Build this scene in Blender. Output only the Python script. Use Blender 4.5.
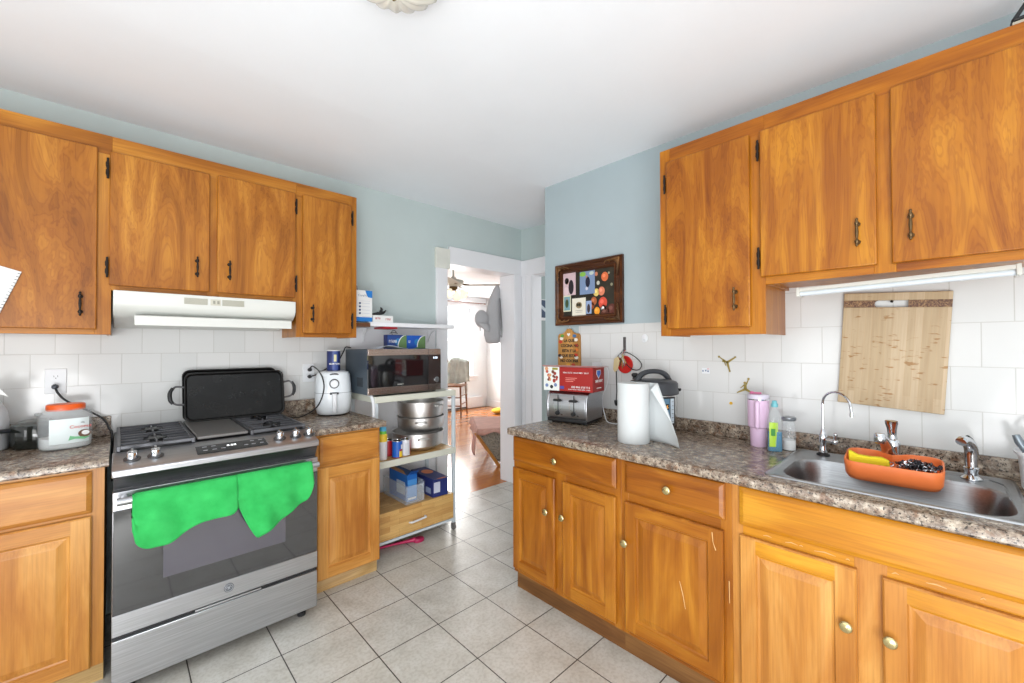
import bpy, bmesh, math, random
from mathutils import Vector, Matrix, Quaternion
PI = math.pi
random.seed(7)
for o in list(bpy.data.objects):
    bpy.data.objects.remove(o)
scn = bpy.context.scene
COL = scn.collection

# ------------------------------------------------------------------ camera
H = 1.364
cam_d = bpy.data.cameras.new('camera')
cam_d.sensor_width = 36.0
cam_d.lens = 412.84 / 1024 * 36.0
cam_d.clip_start = 0.02
cam = bpy.data.objects.new('camera', cam_d)
COL.objects.link(cam)
def cam_matrix():
    yaw, p, r = math.radians(46.345), math.radians(.689), math.radians(-.164)
    f = Vector((math.cos(yaw)*math.cos(p), math.sin(yaw)*math.cos(p), math.sin(p)))
    rt = Vector((math.sin(yaw), -math.cos(yaw), 0))
    up = rt.cross(f)
    c, s = math.cos(r), math.sin(r)
    R = c*rt + s*up
    U = -s*rt + c*up
    m = Matrix((R, U, -f)).transposed().to_4x4()
    m.translation = Vector((0, 0, H))
    return m
cam.matrix_world = cam_matrix()
scn.camera = cam

# ------------------------------------------------------------------ world, lights, exposure
scn.view_settings.view_transform = 'Standard'
scn.view_settings.look = 'None'
scn.view_settings.gamma = 1.0
scn.view_settings.exposure = 0.0
try: scn.view_settings.use_curve_mapping = False
except Exception: pass
world = bpy.data.worlds.new('daylight')
scn.world = world
world.use_nodes = True
wb = world.node_tree.nodes['Background']
wb.inputs[0].default_value = (0.965, 0.985, 1.0, 1)
wb.inputs[1].default_value = 1.08

def area_light(name, loc, target, sx, sy, energy, color=(1, 1, 1)):
    d = bpy.data.lights.new(name, 'AREA')
    d.shape = 'RECTANGLE'; d.size = sx; d.size_y = sy; d.energy = energy; d.color = color
    o = bpy.data.objects.new(name, d); COL.objects.link(o)
    o.location = loc
    o.rotation_euler = (Vector(target) - Vector(loc)).to_track_quat('-Z', 'Y').to_euler()
    return o
# unseen fill lamps added behind the camera, then daylight from the living room's window
area_light('fill_rear', (-1.0, -1.1, 1.35), (1.3, 1.5, 2.1), 1.6, 1.2, 26, (1, .99, .97))  # added soft fill from behind, tilted up; no window modelled here
area_light('fill_side', (-1.9, .9, 1.0), (.8, 1.8, 2.5), 1.2, 1.2, 17, (.98, .985, 1))  # added side fill, aimed up to brighten the ceiling
area_light('fill_low', (-.5, -.6, .55), (.6, .7, 2.5), 1.4, 1.4, 62, (.98, .985, 1))  # added low fill facing the ceiling, like a bounced flash
area_light('window_daylight', (4.9, 7.6, 1.6), (4.2, 3.4, 0.4), 1.5, 1.6, 240, (1, .975, .94))

# ------------------------------------------------------------------ materials
def lin(c):
    return tuple((v/255/12.92 if v/255 <= .04045 else ((v/255+.055)/1.055)**2.4) for v in c)
def rgba(c): return (*lin(c), 1)
MATS = {}
class NT:
    def __init__(s, name):
        s.m = bpy.data.materials.new(name); s.m.use_nodes = True
        s.t = s.m.node_tree; s.b = s.t.nodes['Principled BSDF']
        MATS[name] = s.m
    def n(s, typ, **kw):
        nd = s.t.nodes.new(typ)
        for k, v in kw.items():
            if k.startswith('i_'):
                key = k[2:]
                key = int(key) if key.isdigit() else key.replace('_', ' ')
                nd.inputs[key].default_value = v
            else: setattr(nd, k, v)
        return nd
    def l(s, a, b): s.t.links.new(a, b)
    def coords(s, scale=(1, 1, 1), rnd=False, loc=(0, 0, 0)):
        tc = s.n('ShaderNodeTexCoord'); mp = s.n('ShaderNodeMapping')
        mp.inputs['Scale'].default_value = scale; mp.inputs['Location'].default_value = loc
        if rnd:
            oi = s.n('ShaderNodeObjectInfo')
            mu = s.n('ShaderNodeMath', operation='MULTIPLY'); mu.inputs[1].default_value = 37.0
            s.l(oi.outputs['Random'], mu.inputs[0])
            ad = s.n('ShaderNodeVectorMath', operation='ADD')
            s.l(tc.outputs['Object'], ad.inputs[0]); s.l(mu.outputs[0], ad.inputs[1])
            s.l(ad.outputs[0], mp.inputs[0])
        else: s.l(tc.outputs['Object'], mp.inputs[0])
        return mp.outputs[0]
    def noise(s, vec, scale, detail=3, rough=.5, dist=0):
        nd = s.n('ShaderNodeTexNoise'); s.l(vec, nd.inputs['Vector'])
        nd.inputs['Scale'].default_value = scale; nd.inputs['Detail'].default_value = detail
        nd.inputs['Roughness'].default_value = rough; nd.inputs['Distortion'].default_value = dist
        return nd.outputs['Fac']
    def ramp(s, fac, stops, interp='LINEAR'):
        r = s.n('ShaderNodeValToRGB'); cr = r.color_ramp; cr.interpolation = interp
        while len(cr.elements) < len(stops): cr.elements.new(.5)
        for e, (p, c) in zip(cr.elements, stops): e.position = p; e.color = rgba(c)
        s.l(fac, r.inputs[0]); return r.outputs[0]
    def mix(s, fac, a, b, blend='MIX'):
        m = s.n('ShaderNodeMix', data_type='RGBA', blend_type=blend)
        if isinstance(fac, (int, float)): m.inputs[0].default_value = fac
        else: s.l(fac, m.inputs[0])
        for v, i in ((a, 6), (b, 7)):
            if isinstance(v, tuple): m.inputs[i].default_value = rgba(v)
            else: s.l(v, m.inputs[i])
        return m.outputs[2]
    def bump(s, h, strength=.2, dist=.002):
        b = s.n('ShaderNodeBump'); b.inputs['Strength'].default_value = strength
        b.inputs['Distance'].default_value = dist; s.l(h, b.inputs['Height'])
        s.l(b.outputs[0], s.b.inputs['Normal'])
    def set(s, col=None, rough=None, metal=None, **kw):
        if col is not None:
            if isinstance(col, tuple): s.b.inputs['Base Color'].default_value = rgba(col)
            else: s.l(col, s.b.inputs['Base Color'])
        if rough is not None: s.b.inputs['Roughness'].default_value = rough
        if metal is not None: s.b.inputs['Metallic'].default_value = metal
        for k, v in kw.items(): s.b.inputs[k.replace('_', ' ')].default_value = v
        return s.m
def plain(name, col, rough=.5, metal=0, var=0.0, **kw):
    if name in MATS: return MATS[name]
    t = NT(name)
    if var:
        f = t.noise(t.coords(), 9, 3)
        d = tuple(max(0, c*(1-var)) for c in col); u = tuple(min(255, c*(1+var*.5)) for c in col)
        return t.set(t.ramp(f, [(.3, d), (.7, u)]), rough, metal, **kw)
    return t.set(col, rough, metal, **kw)

def wood(name, dark, mid, light, axis='z', scale=1.0, swirl=1.0, rough=.33, streak=.35, rnd=True):
    t = NT(name)
    k = {'x': (.18, 1, 1), 'y': (1, .18, 1), 'z': (1, 1, .18)}[axis]
    k2 = {'x': (.03, 1, 1), 'y': (1, .03, 1), 'z': (1, 1, .03)}[axis]
    v = t.coords(tuple(a*scale for a in k), rnd)
    f = t.noise(v, 5.5, 4, .55, 2.2*swirl)
    base = t.ramp(f, [(.3, dark), (.5, mid), (.68, light)])
    if swirl > .8:
        mu = t.n('ShaderNodeMath', operation='MULTIPLY'); mu.inputs[1].default_value = 95.0; t.l(f, mu.inputs[0])
        si = t.n('ShaderNodeMath', operation='SINE'); t.l(mu.outputs[0], si.inputs[0])
        ma = t.n('ShaderNodeMath', operation='MULTIPLY_ADD'); ma.inputs[1].default_value = .5; ma.inputs[2].default_value = .5; t.l(si.outputs[0], ma.inputs[0])
        base = t.mix(.35, base, t.ramp(ma.outputs[0], [(0, (196, 168, 140)), (.45, (255, 255, 255))]), 'MULTIPLY')
    v2 = t.coords(tuple(a*scale for a in k2), rnd)
    g = t.noise(v2, 90, 3, .6)
    st = t.ramp(g, [(.3, (150, 120, 90)), (.6, (255, 255, 255))])
    c = t.mix(streak, base, st, 'MULTIPLY')
    big = t.noise(t.coords((1, 1, 1), rnd), 2.2, 2)
    tone = t.ramp(big, [(.3, (228, 214, 202)), (.7, (255, 255, 255))])
    c = t.mix(.8, c, tone, 'MULTIPLY')
    t.bump(g, .05, .001)
    return t.set(c, rough, 0, Coat_Weight=.05, Coat_Roughness=.25, Specular_IOR_Level=.35)

UD, UM, UL = (144, 86, 18), (174, 110, 32), (198, 136, 50)
m_ply = wood('figured_plywood', UD, UM, UL, 'z', 1.0, 1.2, streak=.2)
m_frz = wood('frame_wood_upright', (156, 94, 22), (182, 118, 34), (202, 140, 52), 'z', 1.4, .5)
m_frx = wood('frame_wood_level', (150, 90, 20), (178, 114, 32), (200, 138, 50), 'x', 1.4, .5)
m_frd = plain('cabinet_inside_dark', (92, 58, 34), .7)
m_plyB = wood('figured_plywood_amber', (142, 78, 8), (170, 104, 18), (194, 130, 32), 'z', 1.0, 1.2, streak=.2)
m_frzB = wood('frame_amber_upright', (154, 86, 8), (180, 112, 16), (200, 136, 30), 'z', 1.4, .5)
m_frxB = wood('frame_amber_level', (140, 76, 6), (170, 100, 12), (194, 128, 26), 'x', 1.4, .5)
m_oakz = wood('honey_oak_upright', (176, 114, 48), (198, 138, 64), (213, 158, 84), 'z', 1.8, .4, streak=.25)
m_oakx = wood('honey_oak_level', (176, 114, 48), (198, 138, 64), (213, 158, 84), 'x', 1.8, .4, streak=.25)
m_mapz = wood('amber_maple_upright', (136, 76, 12), (166, 102, 24), (186, 124, 38), 'z', 1.6, .5, streak=.25)
m_mapx = wood('amber_maple_level', (132, 72, 12), (160, 96, 20), (182, 120, 34), 'x', 1.6, .5, streak=.25)
m_kick = wood('worn_kick_board', (84, 54, 26), (118, 80, 40), (142, 102, 56), 'x', 1.5, .6, rough=.6)
m_kicklight = wood('raw_plywood_kick', (180, 148, 94), (202, 172, 118), (216, 190, 142), 'x', 2, .6, rough=.7)
m_butch = None

def paint(name, col, rough=.6, bs=.04, amt=.03):
    t = NT(name)
    f = t.noise(t.coords(), 2.5, 4)
    c = t.ramp(f, [(.3, tuple(v*(1-amt) for v in col)), (.7, col)])
    t.bump(t.noise(t.coords(), 120, 3), bs, .002)
    return t.set(c, rough)
m_wall = paint('sage_wall_paint', (193, 206, 205), .55)
m_wallB = paint('blue_grey_wall_paint', (168, 183, 188), .5)
m_ceil = paint('white_ceiling_paint', (240, 245, 250), .7, .12, .015)
m_white = paint('white_trim_paint', (236, 237, 240), .35, .02, .01)
m_lwall = paint('living_room_wall_paint', (238, 240, 242), .6)
m_plast = plain('patched_plaster', (222, 223, 214), .6, 0, .04)

def tile_wall(name, xs, zs, w, h, axis):
    t = NT(name)
    tc = t.n('ShaderNodeTexCoord'); sp = t.n('ShaderNodeSeparateXYZ'); cb = t.n('ShaderNodeCombineXYZ')
    t.l(tc.outputs['Object'], sp.inputs[0])
    for src, dst, off in ((axis, 0, xs), ('Z', 1, zs)):
        m = t.n('ShaderNodeMath', operation='SUBTRACT'); m.inputs[1].default_value = off
        t.l(sp.outputs[src], m.inputs[0]); t.l(m.outputs[0], cb.inputs[dst])
    br = t.n('ShaderNodeTexBrick'); t.l(cb.outputs[0], br.inputs['Vector'])
    br.inputs['Scale'].default_value = 1; br.inputs['Mortar Size'].default_value = .0016
    br.inputs['Mortar Smooth'].default_value = .3
    br.inputs['Brick Width'].default_value = w; br.inputs['Row Height'].default_value = h
    br.inputs['Color1'].default_value = rgba((212, 213, 212)); br.inputs['Color2'].default_value = rgba((206, 208, 207))
    br.inputs['Mortar'].default_value = rgba((190, 190, 187))
    inv = t.n('ShaderNodeMath', operation='SUBTRACT'); inv.inputs[0].default_value = 1; t.l(br.outputs['Fac'], inv.inputs[1])
    n2 = t.noise(t.coords(), 7, 2)
    ad = t.n('ShaderNodeMath', operation='MULTIPLY_ADD'); ad.inputs[1].default_value = .5
    t.l(n2, ad.inputs[0]); t.l(inv.outputs[0], ad.inputs[2])
    t.bump(ad.outputs[0], .35, .004)
    return t.set(br.outputs['Color'], .13)
m_tileA = tile_wall('white_wall_tile', .015, .076, .157, .157, 'X')
m_tileB = tile_wall('white_wall_tile_sink_side', 1.068, -.003, .1545, .161, 'Y')

def floor_tile():
    t = NT('grey_floor_tile')
    tc = t.n('ShaderNodeTexCoord'); mp = t.n('ShaderNodeMapping'); t.l(tc.outputs['Object'], mp.inputs[0])
    T = .3075
    mp.inputs['Location'].default_value = (-1.4543+T*40, -2.3482+T*40, 0)
    br = t.n('ShaderNodeTexBrick', offset=0.0); t.l(mp.outputs[0], br.inputs['Vector'])
    br.inputs['Scale'].default_value = 1; br.inputs['Mortar Size'].default_value = .0026
    br.inputs['Mortar Smooth'].default_value = .15
    br.inputs['Brick Width'].default_value = T; br.inputs['Row Height'].default_value = T
    f = t.noise(t.coords(), 6, 6, .65, .4)
    a = t.ramp(f, [(.3, (186, 183, 174)), (.5, (202, 200, 192)), (.7, (212, 211, 205))])
    sp = t.noise(t.coords(), 70, 2)
    a = t.mix(.25, a, t.ramp(sp, [(.38, (190, 182, 170)), (.55, (255, 255, 255))]), 'MULTIPLY')
    c = t.mix(br.outputs['Fac'], a, (62, 56, 50))
    inv = t.n('ShaderNodeMath', operation='SUBTRACT'); inv.inputs[0].default_value = 1; t.l(br.outputs['Fac'], inv.inputs[1])
    t.bump(inv.outputs[0], .3, .003)
    return t.set(c, .3)
m_floor = floor_tile()

def plank_floor():
    t = NT('oak_strip_floor')
    tc = t.n('ShaderNodeTexCoord'); mp = t.n('ShaderNodeMapping'); t.l(tc.outputs['Object'], mp.inputs[0])
    br = t.n('ShaderNodeTexBrick', offset=.37); t.l(mp.outputs[0], br.inputs['Vector'])
    br.inputs['Scale'].default_value = 1; br.inputs['Mortar Size'].default_value = .0008
    br.inputs['Brick Width'].default_value = .9; br.inputs['Row Height'].default_value = .06
    br.inputs['Color1'].default_value = rgba((206, 134, 72)); br.inputs['Color2'].default_value = rgba((186, 112, 54))
    br.inputs['Mortar'].default_value = rgba((120, 66, 30))
    g = t.noise(t.coords((.1, 1, 1)), 30, 4)
    c = t.mix(.35, br.outputs['Color'], t.ramp(g, [(.3, (200, 170, 140)), (.6, (255, 255, 255))]), 'MULTIPLY')
    return t.set(c, .22, Coat_Weight=.3, Coat_Roughness=.1)
m_plank = plank_floor()

def butcher(name, cols, axis=0):
    t = NT(name)
    tc = t.n('ShaderNodeTexCoord'); sp = t.n('ShaderNodeSeparateXYZ'); t.l(tc.outputs['Object'], sp.inputs[0])
    cb = t.n('ShaderNodeCombineXYZ'); t.l(sp.outputs['X'], cb.inputs[0])
    ad = t.n('ShaderNodeMath', operation='ADD'); t.l(sp.outputs['Y'], ad.inputs[0]); t.l(sp.outputs['Z'], ad.inputs[1])
    t.l(ad.outputs[0], cb.inputs[1])
    br = t.n('ShaderNodeTexBrick', offset=.4); t.l(cb.outputs[0], br.inputs['Vector'])
    br.inputs['Scale'].default_value = 1; br.inputs['Mortar Size'].default_value = .0004
    br.inputs['Brick Width'].default_value = .17; br.inputs['Row Height'].default_value = .036
    br.inputs['Color1'].default_value = rgba(cols[0]); br.inputs['Color2'].default_value = rgba(cols[1])
    br.inputs['Mortar'].default_value = rgba(cols[2])
    g = t.noise(t.coords((.1, 1, 1)), 60, 4)
    c = t.mix(.4, br.outputs['Color'], t.ramp(g, [(.3, (190, 165, 130)), (.65, (255, 255, 255))]), 'MULTIPLY')
    return t.set(c, .45)
m_butch = butcher('butcher_block_board', ((222, 184, 118), (196, 148, 84), (150, 104, 56)))

def granite():
    t = NT('speckled_laminate')
    v = t.coords()
    f = t.noise(v, 34, 6, .7, .3)
    base = t.ramp(f, [(.34, (84, 70, 60)), (.45, (126, 110, 96)), (.55, (156, 142, 126)), (.66, (196, 184, 166))])
    f2 = t.noise(v, 120, 3, .6, .2)
    dk = t.ramp(f2, [(.0, (24, 20, 20)), (.39, (40, 32, 30)), (.45, (255, 255, 255))])
    c = t.mix(.85, base, dk, 'MULTIPLY')
    f3 = t.noise(v, 95, 2, .5, .2)
    w = t.ramp(f3, [(.6, (0, 0, 0)), (.68, (190, 182, 168))])
    c = t.mix(.55, c, w, 'LIGHTEN')
    f4 = t.noise(v, 30, 2)
    r = t.ramp(f4, [(.55, (255, 255, 255)), (.66, (198, 160, 132))])
    c = t.mix(.7, c, r, 'MULTIPLY')
    return t.set(c, .22)
m_gran = granite()

def steel(name, col, rough, axis='x', amt=.12):
    t = NT(name)
    k = {'x': (.02, 1, 1), 'y': (1, .02, 1), 'z': (1, 1, .02)}[axis]
    g = t.noise(t.coords(k), 220, 3)
    c = t.ramp(g, [(.3, tuple(v*(1-amt) for v in col)), (.7, col)])
    t.bump(g, .03, .001)
    return t.set(c, rough, 1)
m_steel = steel('brushed_steel', (196, 198, 202), .33)
m_steeld = steel('dark_brushed_steel', (120, 120, 122), .38)
m_sink = steel('sink_steel', (176, 178, 180), .3)
m_alu = steel('pot_aluminium', (226, 225, 223), .38, 'x', .05)
m_chrome = plain('chrome', (215, 218, 222), .08, 1)
m_brass = plain('brass_knob', (205, 190, 140), .22, 1)
m_iron = plain('black_iron_hardware', (38, 32, 28), .45, .6)
m_bronze = plain('antique_bronze', (104, 84, 58), .35, .9)
m_black = plain('black_plastic', (26, 27, 29), .4)
m_dark = plain('charcoal_plastic', (58, 61, 66), .45)
m_enamel = plain('black_enamel', (18, 19, 20), .25)
m_glass_oven = plain('smoked_oven_glass', (34, 36, 40), .05, 0, 0, IOR=2.1)
m_castiron = plain('cast_iron', (92, 93, 97), .38, .5, .15)
m_wplast = plain('white_plastic', (222, 225, 228), .3)
m_offw = plain('ivory_plastic', (206, 206, 198), .35)
m_bulb = plain('fluorescent_tube', (206, 214, 220), .3)
m_paper = plain('white_paper', (226, 227, 226), .8)
m_red = plain('red_plastic', (196, 40, 34), .4)
m_blue = plain('blue_carton', (24, 96, 176), .5)
def glass(name, col=(235, 240, 240), rough=.02, alpha=.25):
    t = NT(name)
    t.set(col, rough, 0, Alpha=alpha, Specular_IOR_Level=.8)
    return t.m
m_clear = glass('clear_plastic', (225, 232, 235), .05, .22)
m_pane = glass('window_glass', (240, 245, 250), .01, .12)

# ------------------------------------------------------------------ mesh builder
class MB:
    def __init__(s): s.bm = bmesh.new(); s.uv = False
    def v(s, p): return s.bm.verts.new(p)
    def f(s, vs, m=0):
        try:
            f = s.bm.faces.new(vs); f.material_index = m; return f
        except ValueError: return None
    def box(s, a, b, m=0):
        x0, y0, z0 = (min(a[i], b[i]) for i in range(3)); x1, y1, z1 = (max(a[i], b[i]) for i in range(3))
        v = [s.v(p) for p in ((x0,y0,z0),(x1,y0,z0),(x1,y1,z0),(x0,y1,z0),(x0,y0,z1),(x1,y0,z1),(x1,y1,z1),(x0,y1,z1))]
        for q in ((0,3,2,1),(4,5,6,7),(0,1,5,4),(1,2,6,5),(2,3,7,6),(3,0,4,7)): s.f([v[i] for i in q], m)
        return s
    def prism(s, poly, plane, d0, d1, m=0):
        """poly in plane 'xy','xz','yz', extruded along the third axis from d0 to d1"""
        def P(u, w, d): return {'xy': (u, w, d), 'xz': (u, d, w), 'yz': (d, u, w)}[plane]
        a = [s.v(P(u, w, d0)) for u, w in poly]; b = [s.v(P(u, w, d1)) for u, w in poly]
        s.f(a, m); s.f(b[::-1], m)
        n = len(poly)
        for i in range(n): s.f([a[i], b[i], b[(i+1) % n], a[(i+1) % n]], m)
        return s
    def loft(s, rings, m=0, cap0=True, cap1=True, closed=True):
        R = [[s.v(p) for p in r] for r in rings]
        n = len(R[0])
        for a, b in zip(R, R[1:]):
            for i in range(n if closed else n-1): s.f([a[i], a[(i+1) % n], b[(i+1) % n], b[i]], m)
        if cap0: s.f(R[0][::-1], m)
        if cap1: s.f(R[-1], m)
        return s
    def lathe(s, prof, c=(0, 0, 0), n=28, m=0, axis='z', cap0=True, cap1=True, sx=1, sy=1):
        rings = []
        for r, z in prof:
            ring = []
            for i in range(n):
                a = 2*PI*i/n; u, w = r*math.cos(a)*sx, r*math.sin(a)*sy
                p = {'z': (u, w, z), 'y': (u, z, w), 'x': (z, u, w)}[axis]
                ring.append((c[0]+p[0], c[1]+p[1], c[2]+p[2]))
            rings.append(ring)
        return s.loft(rings, m, cap0, cap1)
    def tube(s, pts, r, n=8, m=0, smooth=0, caps=True):
        pts = [Vector(p) for p in pts]
        if smooth:
            out = []
            P = [pts[0]*2-pts[1]] + pts + [pts[-1]*2-pts[-2]]
            for i in range(1, len(P)-2):
                for k in range(smooth):
                    t = k/smooth
                    a, b, c, d = P[i-1], P[i], P[i+1], P[i+2]
                    out.append(.5*((2*b)+(c-a)*t+(2*a-5*b+4*c-d)*t*t+(3*b-a-3*c+d)*t**3))
            out.append(pts[-1]); 
            if not isinstance(r, (int, float)):
                rr = []
                for i in range(len(r)-1):
                    for k in range(smooth): rr.append(r[i]+(r[i+1]-r[i])*k/smooth)
                rr.append(r[-1]); r = rr
            pts = out
        N = len(pts)
        if isinstance(r, (int, float)): r = [r]*N
        rings = []; u = None
        for i, p in enumerate(pts):
            t = (pts[min(i+1, N-1)]-pts[max(i-1, 0)]).normalized()
            if u is None:
                u = t.orthogonal().normalized()
            else:
                u = (u - t*u.dot(t)); u = u.normalized() if u.length > 1e-6 else t.orthogonal().normalized()
            w = t.cross(u)
            rings.append([p + (u*math.cos(2*PI*k/n)+w*math.sin(2*PI*k/n))*r[i] for k in range(n)])
        return s.loft(rings, m, caps, caps)
    def cyl(s, p0, p1, r0, r1=None, n=20, m=0): return s.tube([p0, p1], [r0, r0 if r1 is None else r1], n, m)
    def ball(s, c, r, n=14, m=0, sc=(1, 1, 1)):
        k = n//2
        rings = []
        for j in range(1, k):
            a = PI*j/k - PI/2
            rings.append([(c[0]+r*sc[0]*math.cos(a)*math.cos(2*PI*i/n), c[1]+r*sc[1]*math.cos(a)*math.sin(2*PI*i/n), c[2]+r*sc[2]*math.sin(a)) for i in range(n)])
        R = [[s.v(p) for p in q] for q in rings]
        lo = s.v((c[0], c[1], c[2]-r*sc[2])); hi = s.v((c[0], c[1], c[2]+r*sc[2]))
        for a, b in zip(R, R[1:]):
            for i in range(n): s.f([a[i], a[(i+1) % n], b[(i+1) % n], b[i]], m)
        for i in range(n):
            s.f([lo, R[0][(i+1) % n], R[0][i]], m); s.f([hi, R[-1][i], R[-1][(i+1) % n]], m)
        return s
    def grid(s, fn, nu, nv, m=0):
        V = [[s.v(fn(i/nu, j/nv)) for j in range(nv+1)] for i in range(nu+1)]
        for i in range(nu):
            for j in range(nv): s.f([V[i][j], V[i+1][j], V[i+1][j+1], V[i][j+1]], m)
        return s
    def build(s, name, mats, parent=None, bevel=0, angle=35, solid=0, sub=0, seg=2, smooth=True):
        bmesh.ops.recalc_face_normals(s.bm, faces=s.bm.faces[:])
        me = bpy.data.meshes.new(name); s.bm.to_mesh(me); s.bm.free()
        for mt in (mats if isinstance(mats, (list, tuple)) else [mats]): me.materials.append(mt)
        if smooth:
            me.shade_smooth(); me.set_sharp_from_angle(angle=math.radians(angle))
        o = bpy.data.objects.new(name, me); COL.objects.link(o)
        if parent is not None: o.parent = parent
        if solid:
            md = o.modifiers.new('thickness', 'SOLIDIFY'); md.thickness = solid; md.offset = 0
        if bevel:
            md = o.modifiers.new('bevel', 'BEVEL'); md.width = bevel; md.segments = seg; md.limit_method = 'ANGLE'; md.angle_limit = math.radians(40)
            md.harden_normals = False
        if sub:
            md = o.modifiers.new('sub', 'SUBSURF'); md.levels = sub; md.render_levels = sub
        return o
def rrect(cx, cy, w, h, r, z, n=5):
    out = []
    for qx, qy, a0 in ((1, 1, 0), (-1, 1, 90), (-1, -1, 180), (1, -1, 270)):
        for k in range(n+1):
            a = math.radians(a0+90*k/n)
            out.append((cx+qx*(w/2-r)+r*math.cos(a), cy+qy*(h/2-r)+r*math.sin(a), z))
    return out

def tag(o, label, cat, group=None):
    o['label'] = label; o['category'] = cat
    if group: o['group'] = group
    return o
def thing(name, label, cat, loc=(0, 0, 0), rotz=0.0, group=None, rot=None):
    o = bpy.data.objects.new(name, None); COL.objects.link(o)
    o.empty_display_size = .05
    o.location = loc; o.rotation_euler = rot if rot else (0, 0, rotz)
    return tag(o, label, cat, group)
def struct(o): o['kind'] = 'structure'; return o
def relabel(o, label): o['label'] = label; return o
def dup(root, loc=None, label=None, rotz=None, group=None):
    r = root.copy(); COL.objects.link(r)
    if loc is not None: r.location = loc
    if rotz is not None: r.rotation_euler = (0, 0, rotz)
    if label: r['label'] = label
    if group: r['group'] = group
    for ch in list(root.children):
        c = ch.copy(); COL.objects.link(c); c.parent = r
        for g in list(ch.children):
            d = g.copy(); COL.objects.link(d); d.parent = c
    return r
def text(name, s, size, mat, parent, loc, rot=(PI/2, 0, 0), depth=.0004, bold=0, align='CENTER', sx=1.0):
    cu = bpy.data.curves.new(name, 'FONT'); cu.body = s; cu.size = size; cu.align_x = align; cu.align_y = 'CENTER'
    cu.extrude = depth; cu.offset = bold; cu.resolution_u = 2
    t = bpy.data.objects.new(name, cu); COL.objects.link(t)
    bpy.context.view_layer.update()
    me = bpy.data.meshes.new_from_object(t.evaluated_get(bpy.context.evaluated_depsgraph_get()))
    bpy.data.objects.remove(t); bpy.data.curves.remove(cu)
    me.materials.clear(); me.materials.append(mat)
    o = bpy.data.objects.new(name, me); COL.objects.link(o); o.parent = parent
    o.location = loc; o.rotation_euler = rot; o.scale = (sx, 1, 1)
    return o
def scribble(name, mat, parent, x0, x1, z, h, words, y=-.0016):
    """rows of tiny letter-like strokes for print too small to read"""
    b = MB(); rng = random.Random(int(x0*1e4)+words); L = (x1-x0)/words
    for w in range(words):
        x = x0+L*w; xe = x0+L*(w+.84)
        while x < xe-h*.3:
            cw = h*rng.uniform(.4, .7); st = h*.16; k = rng.randrange(4)
            b.box((x, y, z), (x+st, y+.0008, z+h))
            if k in (0, 1): b.box((x+cw-st, y, z), (x+cw, y+.0008, z+h*(1 if k else .6)))
            if k in (0, 2): b.box((x+st, y, z+h-st), (x+cw-st, y+.0008, z+h))
            if k in (1, 3): b.box((x+st, y, z), (x+cw-st, y+.0008, z+st))
            x += cw+h*.18
    return b.build(name, mat, parent)
RB = -PI/2     # things on the sink wall face -X

# ------------------------------------------------------------------ structure
YA, XB, XC, YJ = 2.98, 2.25, 2.975, 2.005
def ceil_z(y): return 2.557 - .036*min(1, max(0, (2.98-y)/1.0))
b = MB(); b.box((-2.6, -2.2, -.08), (3.1, 3.07, 0)); struct(b.build('floor', m_floor, smooth=False))
b = MB(); b.box((-1.5, 3.07, -.08), (6.3, 7.5, -.001)); struct(b.build('floor', m_plank, smooth=False))
b = MB()
ys = [3.15, 2.98, 2.0, 1.0, -2.2]
for y0, y1 in zip(ys, ys[1:]):
    q = [(-2.6, y0, ceil_z(y0)), (3.1, y0, ceil_z(y0)), (3.1, y1, ceil_z(y1)), (-2.6, y1, ceil_z(y1))]
    lo = [b.v(p) for p in q]; hi = [b.v((p[0], p[1], 2.68)) for p in q]
    b.f(lo); b.f(hi[::-1])
    for i in range(4): b.f([lo[i], lo[(i+1) % 4], hi[(i+1) % 4], hi[i]])
struct(b.build('ceiling', m_ceil, smooth=False))
# wall with the stove (left of the picture), opening x 2.05-2.853, head z 2.08
b = MB()
b.box((-2.6, YA, 0), (1.99, YA+.17, 2.60)); b.box((1.99, YA, 2.13), (2.915, YA+.17, 2.60)); b.box((2.915, YA, 0), (6.15, YA+.17, 2.60))
struct(b.build('wall_left', m_wall, smooth=False))
b = MB(); b.box((-2.6, YA-.006, .86), (1.215, YA, 1.43)); b.box((-.025, YA-.006, 1.43), (.77, YA, 1.60)); struct(b.build('wall_left_tile', m_tileA, smooth=False))
b = MB(); b.box((1.215, YA-.005, .0), (1.94, YA, 1.515)); struct(b.build('wall_left_lower', m_white, smooth=False))
b = MB()
for k in range(13):
    z = .30+k*.062
    b.box((1.56, YA-.011, z), (1.94, YA-.005, z+.058))
struct(b.build('wall_left_boards', m_white, bevel=.002))
# sink wall
b = MB(); b.box((XB, -2.2, 0), (XB+.12, YJ, 2.60)); b.box((XB+.12, YJ-.1, 0), (XC, YJ, 2.60)); struct(b.build('wall_right', m_wallB, smooth=False))
b = MB(); b.box((XB-.006, -2.2, .86), (XB, 1.70, 1.500)); b.box((XB-.006, -2.2, 1.500), (XB, .95, 1.64)); struct(b.build('wall_right_tile', m_tileB, smooth=False))
# wall with the side doorway
b = MB()
b.box((XC, 2.86, 0), (XC+.1, YA, 2.60)); b.box((XC, YJ-.1, 0), (XC+.1, 2.05, 2.60)); b.box((XC, 2.05, 2.10), (XC+.1, 2.86, 2.60))
struct(b.build('wall_side_doorway', m_wall, smooth=False))
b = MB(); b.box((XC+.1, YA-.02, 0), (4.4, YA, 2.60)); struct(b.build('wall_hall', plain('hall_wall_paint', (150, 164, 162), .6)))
b = MB(); b.box((XC+.1, 1.0, -.08), (4.4, YA-.02, 0)); struct(b.build('floor', m_plank, smooth=False))
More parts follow.
